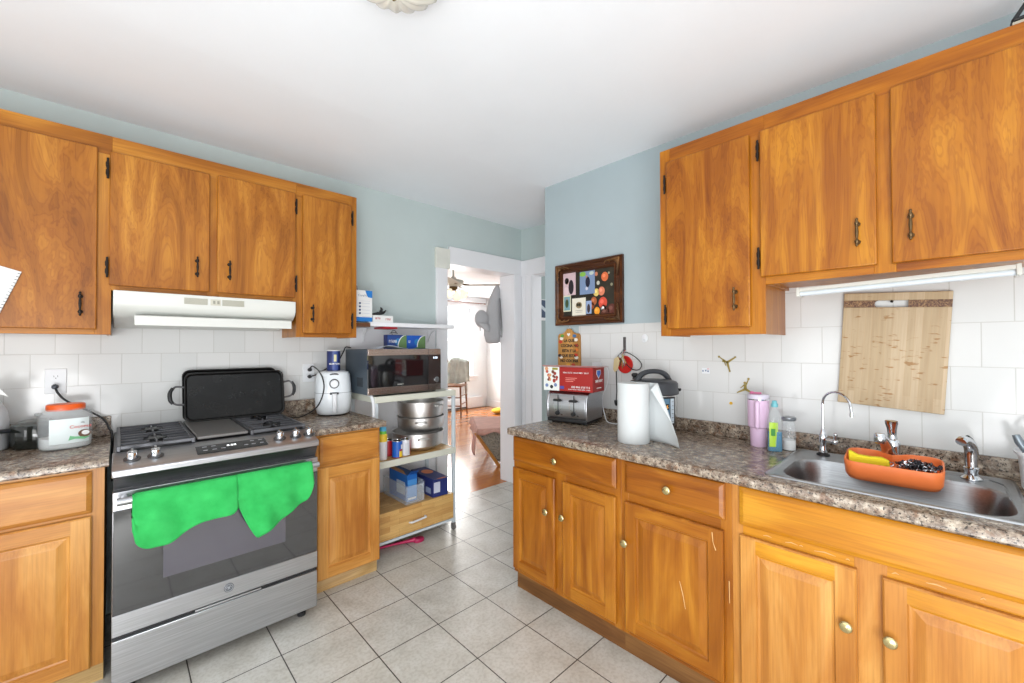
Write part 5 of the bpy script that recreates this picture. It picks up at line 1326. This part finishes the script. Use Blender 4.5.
# ---- small decals and switch plate pieces on the tiles
def flat(name, label, cat, y, z, polys, mat, th=.003):
    t = thing(name, label, cat, (XB-.0065, y, z), RB)
    b = MB()
    for p in polys: b.prism(p, 'xz', -th, 0)
    b.build('cutout', mat, t); return t
m_gold = plain('gold_decal', (150, 132, 72), .35, .6)
def limb(a, c, w0, w1):
    a, c = Vector(a), Vector(c); d = (c-a).normalized(); n_ = Vector((-d.y, d.x))
    return [tuple(a+n_*w0), tuple(c+n_*w1), tuple(c-n_*w1), tuple(a-n_*w0)]
def dot(c, r): return [(c[0]+r*math.cos(2*PI*k/10), c[1]+r*math.sin(2*PI*k/10)) for k in range(10)]
flat('wall_decal', 'gold leaping player silhouette decal, the upper upside-down one', 'decal', .765, 1.280,
     [limb((0, 0), (-.034, .024), .005, .002), dot((-.039, .028), .0055), limb((0, 0), (.036, .024), .006, .003), dot((.038, .027), .0045), limb((0, .002), (.011, -.042), .006, .003), dot((.012, -.044), .0045), limb((-.014, .008), (-.006, -.018), .003, .0015), dot((-.018, .006), .006)], m_gold)
flat('wall_decal', 'gold leaping player silhouette decal, the lower one just above the pink tumbler', 'decal', .682, 1.150,
     [limb((0, 0), (-.038, -.020), .006, .0025), limb((0, 0), (.034, -.018), .006, .003), limb((0, 0), (.0, .024), .007, .005), dot((-.002, .031), .006), limb((.004, .022), (.014, .046), .003, .0018), dot((.015, .051), .0055), limb((-.003, .022), (-.022, .004), .003, .0015)], m_gold)
flat('wall_sticker', 'small pale sticker with faded blue and red marks on the tiles', 'sticker', .871, 1.232, [[(-.020, -.014), (.020, -.014), (.020, .016), (-.020, .016)]], plain('sticker_film', (222, 226, 230), .3), .0006)
stk = bpy.data.objects['wall_sticker']
b = MB(); 
for x, z in ((-.014, .0), (.0, .002), (.012, -.001)): b.box((x-.004, -.001, z-.004), (x+.003, -.0006, z+.004))
b.build('blue_mark', plain('faded_blue', (96, 116, 150), .6), stk)
b = MB(); b.box((.006, -.001, .009), (.018, -.0006, .013)); b.build('red_mark', plain('faded_red', (206, 120, 120), .6), stk)
t = thing('round_magnet', 'tiny yellow round dot stuck on the tiles left of the tumbler', 'sticker', (XB-.0065, .749, 1.074), RB)
b = MB(); b.lathe([(.008, 0), (.007, -.003), (.001, -.004)], n=16, axis='y'); b.build('dot', plain('mustard', (214, 170, 40), .4), t)

# ---- cutting board hanging on a nail
def bamboo():
    t = NT('bamboo_strips')
    tc = t.n('ShaderNodeTexCoord'); sp = t.n('ShaderNodeSeparateXYZ'); t.l(tc.outputs['Object'], sp.inputs[0])
    cb = t.n('ShaderNodeCombineXYZ'); t.l(sp.outputs['Z'], cb.inputs[0]); t.l(sp.outputs['X'], cb.inputs[1])
    br = t.n('ShaderNodeTexBrick', offset=.45); t.l(cb.outputs[0], br.inputs['Vector'])
    br.inputs['Scale'].default_value = 1; br.inputs['Mortar Size'].default_value = .0002; br.inputs['Brick Width'].default_value = .9; br.inputs['Row Height'].default_value = .021
    br.inputs['Color1'].default_value = rgba((190, 170, 140)); br.inputs['Color2'].default_value = rgba((172, 150, 116)); br.inputs['Mortar'].default_value = rgba((186, 150, 104))
    g = t.noise(t.coords((1, 1, .05)), 110, 3)
    c = t.mix(.3, br.outputs['Color'], t.ramp(g, [(.3, (200, 176, 140)), (.6, (255, 255, 255))]), 'MULTIPLY')
    k = t.noise(t.coords((1.0, 1, 3.2)), 26, 2, .5)
    c = t.mix(1.0, c, t.ramp(k, [(.63, (255, 255, 255)), (.70, (214, 184, 140))]), 'MULTIPLY')
    return t.set(c, .5)
m_bam = bamboo()
t = thing('cutting_board', 'large bamboo cutting board with dark floral strip hanging over the sink', 'cutting board', (XB-.010, .133, 1.574), RB, None, (0, 0, 0))
t.rotation_euler = (Matrix.Rotation(RB, 4, 'Z') @ Matrix.Rotation(math.radians(3.5), 4, 'Y')).to_euler()
W2, hB = .158, .460
b = MB()
def brd(x0, x1, z0, z1, m=0): b.box((x0, -.018, z0), (x1, -.002, z1), m)
b.box((-W2, -.018, -hB), (W2, -.002, -.0585)); b.box((-W2, -.018, -.031), (W2, -.002, 0))
b.build('board', m_bam, t, bevel=.002)
m_flor = NT('dark_floral_strip'); fl_ = m_flor.noise(m_flor.coords(), 90, 2, .5, 2.5); m_flor = m_flor.set(m_flor.ramp(fl_, [(.5, (88, 56, 38)), (.58, (150, 116, 78))]), .5)
for x0, x1 in ((-W2, -.050), (.040, W2)):
    b = MB(); ends = [(x0, -.0585), (x1, -.0585), (x1, -.031), (x0, -.031)]
    if x0 < -.1: ends = [(x0, -.0583), (-.050, -.0583)] + [(-.050+.0-.013*math.sin(a)*-1*0-.010*math.sin(a), -.0448-.0135*math.cos(a)) for a in [PI*k/6 for k in range(1, 6)]] + [(-.050, -.0312), (x0, -.0312)]
    b.prism(ends, 'xz', -.0183, -.002); b.build('floral_strip', m_flor, t)
b = MB(); b.tube([(-.008, .0, -.038), (-.008, -.020, -.036)], .0025, 8); b.ball((-.008, -.021, -.036), .005, 8); b.build('nail', m_iron, t)

# ---- tumbler, soaps
m_pink = plain('pink_tumbler', (220, 190, 218), .4)
t = thing('tumbler', 'lilac pink insulated tumbler with handle and lid', 'tumbler', (2.128, .594, CZ), math.radians(-78)); t.scale = (.9, .9, 1)
b = MB(); b.lathe([(.034, 0), (.036, .003), (.0385, .078), (.0385, .084), (.046, .090), (.0475, .10), (.0485, .212)], n=40); b.build('cup', m_pink, t, angle=40)
b = MB(); b.lathe([(.0475, .212), (.0480, .218)], n=40); b.build('steel_band', m_chrome, t)
b = MB(); b.lathe([(.0495, .217), (.050, .222), (.050, .232), (.046, .237), (.001, .238)], n=40); b.build('lid', plain('lid_lilac', (206, 200, 216), .3), t, angle=40)
b = MB(); b.box((-.020, -.006, .238), (.015, .006, .246)); b.ball((-.028, 0, .242), .011, 10, sc=(1, 1, .7)); b.build('lid_flap', plain('flap_pink', (206, 110, 150), .4), t, bevel=.002)
b = MB(); b.tube([(0, -.046, .200), (0, -.066, .204), (0, -.076, .195), (0, -.076, .12), (0, -.070, .096), (0, -.050, .094)], .0105, 10, smooth=4); b.build('handle', m_pink, t, angle=60)
t = thing('dish_soap_bottle', 'clear dish soap bottle half full of blue liquid, lime label', 'bottle', (2.072, .515, CZ), math.radians(-60))
b = MB(); b.loft([sup(.027, .017, 0), sup(.029, .019, .005), sup(.027, .018, .07), sup(.028, .018, .11), sup(.028, .018, .14), sup(.020, .015, .170), sup(.011, .011, .185), sup(.010, .010, .195)]); b.build('bottle_body', glass('clear_soap_plastic', (220, 232, 234), .05, .16), t, angle=60)
b = MB(); b.loft([sup(.026, .016, .002), sup(.028, .018, .006), sup(.0262, .0172, .07), sup(.0265, .0172, .086)]); b.build('liquid', plain('blue_liquid', (10, 120, 160), .15), t, angle=60)
b = MB(); b.lathe([(.012, .192), (.013, .196), (.013, .206), (.010, .208), (.009, .218), (.007, .220)], n=20); b.build('cap', plain('cap_teal', (110, 180, 190), .4), t, angle=50)
b = MB(); b.grid(lambda u, v: tuple(Vector(((-.026+.034*u), -.0195+.006*abs(u-.45), .022+.105*v))), 6, 2); lb = b.build('label', plain('lime_label', (170, 208, 50), .4), t)
b = MB(); b.box((-.020, -.0215, .07), (-.004, -.0205, .10)); b.build('label_mark', plain('label_green', (60, 140, 60), .5), lb)
t = thing('soap_dispenser', 'small clear jar with grey lid and white soap beside the blue bottle', 'jar', (2.140, .478, CZ), 0)
b = MB(); b.lathe([(.024, 0), (.026, .004), (.026, .10), (.022, .125), (.021, .130)], n=28, cap1=False); b.build('jar_body', m_clear, t, angle=60)
b = MB(); b.lathe([(.024, .003), (.0245, .006), (.0245, .045)], n=28); b.build('soap', m_paper, t, angle=40)
b = MB(); b.lathe([(.026, .130), (.028, .133), (.028, .143), (.025, .146), (.001, .146)], n=28); b.build('lid', plain('lid_grey', (140, 146, 152), .3, .6), t, angle=40)

# ---- utensil basket at the right edge
t = thing('dish_drainer', 'white plastic drainer cup with cutlery at the right edge of the sink', 'dish drainer', (2.062, -.216, CZ+.009), RB)
b = MB()
def dr_(s, z): return sup(.062*s, .055*s, z, 3)
b.loft([dr_(.82, 0), dr_(.86, .005), dr_(.96, .10), dr_(1.12, .112), dr_(1.14, .118), dr_(1.1, .119), dr_(.92, .108), dr_(.82, .01)], cap1=True); b.build('cup', m_wplast, t, angle=50)
b = MB(); b.tube([(-.03, .03, .105), (-.035, .04, .14), (-.03, .045, .180), (.02, .05, .20)], .007, 8, smooth=4); b.build('rim_handle', m_wplast, t, angle=60)
def utensil(name, label, x, y, lean, L, mat, w=.012):
    u = thing(name, label, 'cutlery', (2.062+y, -.216-x, CZ+.028), RB, None, None)
    u.rotation_euler = (Matrix.Rotation(RB, 4, 'Z') @ Matrix.Rotation(lean, 4, 'Y')).to_euler()
    b = MB(); b.tube([(0, 0, 0), (0, 0, L*.6), (0, 0, L*.85), (0, 0, L)], [.004, .004, w*.8, w*.6], 8); b.build('handle', mat, u, angle=60)
    return u
utensil('spoon', 'grey-handled spoon leaning left in the white drainer cup', -.012, 0, -.34, .155, plain('utensil_grey', (120, 130, 138), .35, .5), .014)
utensil('fork', 'black and steel utensil beside the grey-handled spoon in the drainer', .004, .012, -.22, .14, m_iron, .010)
utensil('knife', 'steel table knife in the white drainer cup', .012, -.012, -.12, .15, m_chrome, .007)

# ---- fluorescent strip under the sink-side cabinet
t = thing('under_cabinet_lamp', 'white fluorescent strip lamp tilted beneath the sink-side cabinets', 'lamp', (2.035, .418, 1.588), RB, None, None)
t.rotation_euler = (Matrix.Rotation(RB, 4, 'Z') @ Matrix.Rotation(math.radians(-1.6), 4, 'Y')).to_euler()
L = .585
b = MB(); b.prism([(-.03, .010), (.035, .010), (.035, -.004), (.02, -.012), (-.03, -.004)], 'yz', 0, L); b.build('lamp_housing', m_offw, t, bevel=.002)
b = MB(); b.cyl((.012, -.012, -.013), (L-.012, -.012, -.013), .010, n=16); b.build('tube', m_bulb, t, angle=50)
for x in (0, L-.012):
    b = MB(); b.box((x, -.032, -.024), (x+.012, .036, .012)); b.build('end_cap', m_offw, t, bevel=.002)

# ---- black wire decoration on top of the sink-side cabinets
t = thing('wire_rack', 'black angular metal rack standing on top of the cabinet at the upper right corner', 'rack', (2.02, -.160, 2.327), RB)
b = MB()
for p in [[(0, 0, .052), (.10, 0, .052)], [(0, 0, .052), (.05, 0, .135)], [(.05, 0, .135), (.10, 0, .052)], [(0, .09, .052), (.10, .09, .052)], [(0, 0, .052), (0, .09, .052)], [(.10, 0, .052), (.10, .09, .052)], [(.025, 0, .092), (.075, 0, .092)]]: b.tube(p, .006, 8)
b.build('wire_frame', m_black, t, angle=60)
b = MB(); b.box((-.004, -.01, 0), (.11, .10, .042)); b.build('box_body', plain('beige_box', (196, 190, 172), .6), t, bevel=.002)

# ---- ceiling lamp with fluted glass shade
t = thing('ceiling_lamp', 'fluted frosted glass ceiling lamp with brass finial', 'ceiling lamp', (.588, 1.122, 2.521))
b = MB(); b.lathe([(.055, 0), (.055, -.012), (.03, -.022), (.006, -.03), (.006, -.105)], n=28); b.build('ceiling_plate', m_brass, t, angle=40)
b = MB()
def fl(u, v):
    a = 2*PI*u; r0 = .012+.128*v; fl_ = .5+.5*math.cos(a*18)
    r1 = r0*(1+.05*v*fl_)
    return (r1*math.cos(a), r1*math.sin(a), -.100+.045*v*v+.018*v**3-.006*v*fl_)
b.grid(fl, 216, 10); b.build('glass_shade', plain('fluted_glass', (224, 222, 212), .25), t, solid=.004, angle=80)
b = MB(); b.lathe([(.004, -.125), (.010, -.118), (.011, -.110), (.015, -.104), (.004, -.100)], n=18); b.build('finial', m_brass, t, angle=60)
b = MB(); b.ball((.035, 0, -.055), .022, 12); b.build('bulb', m_wplast, t)

b = MB()
for z in (1.262, 1.232): b.lathe([(.008, XC-.0235), (.006, XC-.0215)], (0, 2.822, z), 10, axis='x')
struct(b.build('trim_9', plain('screw_hole_brown', (110, 60, 44), .6)))
# ------------------------------------------------------------------ hall picture, living room
t = thing('hall_picture', 'small dark blue picture on the grey wall seen through the side doorway', 'picture', (3.195, YA-.021, 1.640))
b = MB(); b.box((0, -.006, 0), (.22, 0, .225)); b.build('mount', m_paper, t, bevel=.001)
b = MB(); b.box((.006, -.0075, .03), (.214, -.006, .218)); b.build('print', plain('print_navy', (44, 66, 92), .4), t)
b = MB(); b.prism([(.012, .15), (.10, .10), (.20, .04), (.21, .07), (.10, .14), (.03, .18)], 'xz', -.0085, -.0075); b.build('print_shape', plain('print_light', (190, 200, 206), .4), t)

t = thing('ceiling_fan', 'white ceiling fan with glass light kit in the living room', 'ceiling fan', (3.29, 4.60, 2.47))
b = MB(); b.lathe([(.07, 0), (.068, -.03), (.03, -.06), (.014, -.065)], n=28); b.build('canopy', m_offw, t, angle=40)
b = MB(); b.cyl((0, 0, -.06), (0, 0, -.20), .013, n=12); b.build('rod', m_offw, t)
b = MB(); b.lathe([(.03, -.16), (.05, -.195), (.13, -.205), (.14, -.22), (.14, -.25), (.12, -.27), (.06, -.285), (.05, -.30)], n=36); b.build('motor', m_offw, t, angle=40)
for k in range(5):
    a = 2*PI*k/5+.05; M_ = Matrix.Rotation(a, 4, 'Z') @ Matrix.Rotation(math.radians(16), 4, 'X')
    b = MB(); b.loft([[M_ @ Vector((x, s*w, -.275-.06*x+q)) for s, q in ((-1, 0), (1, 0), (1, .006), (-1, .006))] for x, w in ((.16, .045), (.25, .055), (.60, .068), (.72, .062), (.745, .04))]); b.box((0, 0, 0), (0, 0, 0)) if False else None
    b.build('fan_blade', m_offw, t, bevel=.002)
    b = MB(); b.tube([M_ @ Vector((.10, 0, -.268)), M_ @ Vector((.20, 0, -.285))], .012, 8); b.build('blade_arm', m_bronze, t)
b = MB(); b.lathe([(.05, -.285), (.06, -.30), (.05, -.33), (.03, -.345), (.001, -.35)], n=24); b.build('light_hub', m_bronze, t, angle=50)
for k in range(4):
    a = 2*PI*k/4+.6; u = Vector((math.cos(a), math.sin(a), 0))
    b = MB(); b.tube([Vector((0, 0, -.32))+u*.03, Vector((0, 0, -.325))+u*.08, Vector((0, 0, -.345))+u*.10], .007, 8); b.build('lamp_arm', m_bronze, t, angle=60)
    b = MB(); ax = (u*.75+Vector((0, 0, -.66))).normalized(); o_ = ax.orthogonal().normalized(); q_ = ax.cross(o_); c0 = Vector((0, 0, -.345))+u*.10
    b.loft([[c0+ax*h_+(o_*math.cos(2*PI*i/20)+q_*math.sin(2*PI*i/20))*r_ for i in range(20)] for h_, r_ in ((0, .018), (.03, .034), (.07, .045), (.11, .062))], cap1=False)
    b.build('glass_shade', plain('lit_glass', (250, 240, 214), .4, 0, 0, Emission_Color=(1, .88, .66, 1), Emission_Strength=.8), t, solid=.003, angle=60)
t = thing('curtain_rod', 'slim dark curtain rod above the bright living room window', 'curtain rod', (4.4, YF-.07, 2.33))
b = MB(); b.cyl((0, 0, 0), (1.62, 0, 0), .012, n=10); b.build('rod', plain('rod_brown', (150, 120, 110), .5), t, angle=40)
b = MB(); b.ball((1.635, 0, 0), .018, 10, sc=(1.6, 1, 1)); b.build('finial', plain('rod_brown', (150, 120, 110), .5), t, angle=60)
for x in (.1, 1.5):
    b = MB(); b.cyl((x, 0, 0), (x, .07, 0), .008, n=8); b.build('bracket', m_offw, t)
t = thing('baseboard_heater', 'white baseboard heater along the far living room wall', 'heater', (3.2, YF-.07, 0))
b = MB(); b.prism([(0, .02), (0, .19), (.03, .235), (.07, .24), (.07, .0), (.02, .0)], 'yz', 0, 2.75); b.build('heater_body', m_white, t, bevel=.004)
b = MB(); b.box((2.30, -.02, .02), (2.75, .07, .25)); b.build('end_cover', m_white, t, bevel=.004)
b = MB(); b.box((0, -.002, .02), (2.3, .001, .05)); b.build('slot', m_dark, t)
# chair with shawl
m_cwood = wood('chair_brown_wood', (120, 76, 50), (146, 98, 66), (164, 116, 82), 'z')
t = thing('dining_chair', 'brown wooden chair before the living room window, shawl over its back', 'chair', (4.80, 6.72, 0), -.9)
for x, y, h_ in ((-.20, -.20, .60), (.20, -.20, .60)):
    b = MB(); b.tube([(x*1.1, y*1.1, 0), (x, y, h_)], [.014, .019], 10); b.build('leg', m_cwood, t, angle=60)
for x in (-.20, .20):
    b = MB(); b.tube([(x*1.12, .24, 0), (x, .20, .60), (x*.98, .24, 1.10)], [.015, .02, .017], 10); b.build('back_leg', m_cwood, t, angle=60)
b = MB(); b.box((-.23, -.23, .58), (.23, .22, .62)); b.build('seat', m_cwood, t, bevel=.012)
for z in (.78, .92, 1.05):
    b = MB(); b.box((-.19, .215, z-.03), (.19, .235, z+.03)); b.build('back_slat', m_cwood, t, bevel=.004)
for z in (.22, .38):
    b = MB(); b.tube([(-.21, -.21, z), (.21, -.21, z)], .010, 8); b.tube([(.21, -.21, z+.03), (.21, .22, z+.03)], .010, 8); b.tube([(-.21, -.21, z+.03), (-.21, .22, z+.03)], .010, 8); b.build('stretcher', m_cwood, t)
t = thing('shawl', 'pale grey green shawl with fringe draped over the chair back', 'shawl', (4.80, 6.72, 0), -.9)
m_shawl = plain('shawl_cloth', (214, 222, 214), .9, 0, .10)
def shw(u, v):
    x = -.16+.40*u; s = v*1.05
    wv = .018*math.sin(u*17+v*3)+.012*math.sin(u*31)
    rnd_ = .10*abs(2*u-1)**2.5
    if s < .55: return (x+.07*(.55-s)*math.sin(9*u), .165-wv*.8-.02*(.55-s), 1.13-(.55-s)*(1-.25*abs(2*u-.8))-rnd_+.02*math.sin(7*u))
    d = s-.55; return (x+.02*u, .165+min(.12, d*1.2)+wv*.4, 1.15-rnd_-max(0, d-.08)*1.0+.02*math.sin(7*u))
b = MB(); b.grid(shw, 24, 20); b.build('cloth', m_shawl, t, solid=.01, angle=80)
for k in range(10):
    b = MB(); x = .10+.017*k; b.tube([(x, .15, .62), (x+.006, .145, .50), (x-.004, .15, .38+.02*(k % 3))], .004, 5, smooth=3); b.build('fringe', m_shawl, t, angle=80)
# low table with pink cloth
t = thing('low_table', 'low living room table with patterned side under a pink cloth, right of doorway', 'table', (3.06, 3.70, 0), math.radians(-34))
m_tile = NT('speckled_fabric'); m_tile = m_tile.set(m_tile.ramp(m_tile.noise(m_tile.coords(), 60, 3), [(.4, (96, 88, 80)), (.5, (170, 164, 152)), (.6, (120, 110, 96))]), .8)
b = MB(); b.box((-.06, -.12, .395), (.85, .72, .425)); b.build('tabletop', m_cwood, t, bevel=.006)
b = MB(); b.prism([(-.08, .39), (.75, .39), (.75, .05), (.16, .05)], 'xz', -.085, -.07); b.build('patterned_panel', m_tile, t)
b = MB(); b.prism([(-.115, .39), (-.07, .39), (.20, .0), (.155, .0)], 'xz', -.115, -.085); b.build('slanted_leg', m_oakz, t, bevel=.003)
b = MB(); b.prism([(-.05, .39), (-.01, .39), (.20, .0), (.16, .0)], 'xz', .68, .70); b.build('slanted_leg', m_oakz, t, bevel=.003)
for y in (-.08, .69):
    b = MB(); b.box((.78, y-.02, 0), (.82, y+.02, .395)); b.build('leg', m_oakz, t, bevel=.003)
m_pinkc = plain('pink_tablecloth', (206, 160, 148), .85, 0, .06)
c_ = thing('tablecloth', 'dusty pink cloth draped over the low living room table', 'tablecloth', (3.06, 3.70, 0), math.radians(-34))
def clo(u, v):
    x = -.075+.93*u; s = v*1.03-.05-.02*math.sin(u*24)*(1-v)
    z = .431; y = -.135+s
    if s < 0: y = -.135-.004; z = .431+s
    if s > .87: y = .735; z = .431-(s-.87)
    return (x, y+(.010*math.sin(u*26) if s < 0 else 0), z)
def clo2(u, v):
    y = -.137+.87*u; d = (.06+.25*math.exp(-((u-.12)/.24)**2))*v
    return (-.078-.035*v+.012*math.sin(u*20)*v, y, .431-d)
b = MB(); b.grid(clo, 30, 30); b.build('cloth_top', m_pinkc, c_, solid=.004, angle=80)
b = MB(); b.grid(clo2, 24, 8); b.build('cloth_corner', m_pinkc, c_, solid=.004, angle=80)
# yellow cushion on floor beyond
t = thing('yellow_cushion', 'yellow cushion lying beyond the pink-covered table', 'cushion', (4.22, 4.92, 0), .4)
t.location = (5.62, 6.30, 0)
b = MB(); b.ball((0, 0, .058), .17, 20, sc=(1, .8, .33)); b.build('cushion_body', plain('yellow_cloth', (240, 196, 60), .8, 0, .08), t, angle=80)
# cap and hoodie hanging at the doorway edge
m_grey = NT('grey_jersey'); m_grey.bump(m_grey.noise(m_grey.coords(), 260, 3), .4, .002); m_grey = m_grey.set((178, 178, 180), .9)
t = thing('hooded_jacket', 'grey hooded jacket hanging on the right edge of the doorway', 'jacket', (2.782, 3.20, 1.66))
b = MB()
def gar(z, w, d, cx): return [(cx+w*math.cos(2*PI*i/20)*(1+.07*math.sin(i*2.3+z*9)), d*math.sin(2*PI*i/20)*(1+.08*math.cos(i*1.7+z*7)), z) for i in range(20)]
b.loft([gar(-.265, .050, .030, .005), gar(-.25, .085, .05, .0), gar(-.18, .105, .06, -.002), gar(-.08, .103, .06, .004), gar(.02, .095, .055, .010), gar(.12, .082, .05, .02), gar(.22, .060, .045, .035), gar(.30, .035, .035, .055), gar(.34, .012, .015, .065)])
b.build('garment', m_grey, t, angle=80)
b = MB(); b.tube([(.072, -.045, -.18), (.085, -.060, -.25), (.090, -.06, -.42)], [.008, .008, .010], 8, smooth=3); b.build('drawstring', m_grey, t, angle=60)
b = MB(); b.tube([(.05, -.052, .20), (.055, -.068, .0), (.075, -.060, -.20)], .006, 8, smooth=4); b.build('zip_edge', plain('grey_dark', (120, 120, 122), .8), t, angle=60)
t = thing('baseball_cap', 'light grey cap hanging left of the grey jacket', 'cap', (2.625, 3.19, 1.640))
b = MB()
b.loft([[(r_*math.cos(2*PI*i/22)*1.0+ox, -.04*math.sin(2*PI*i/22)*k_, r_*1.15*math.sin(2*PI*i/22)+oz) for i in range(22)] for r_, k_, ox, oz in ((.085, .1, .0, 0), (.088, .8, 0, 0), (.070, 1.6, .004, .004), (.035, 2.2, .006, .008), (.006, 2.4, .006, .01))] ) if False else None
b.ball((0, 0, 0), .085, 20, sc=(.95, .55, 1.05)); b.build('crown', m_grey, t, angle=80)
b = MB(); b.grid(lambda u, v: ((-.075+.15*u)*(1-.15*v)+.02*v, -.02-.045*math.sin(PI*u)*1.0-.01*v, -.045-.085*v*math.sin(PI*(.1+.8*u))), 14, 6); b.build('brim', m_grey, t, solid=.004, angle=80)
b = MB(); b.tube([(-.045, -.03, -.07), (-.045, -.035, -.12)], .005, 6); b.build('strap', m_grey, t)
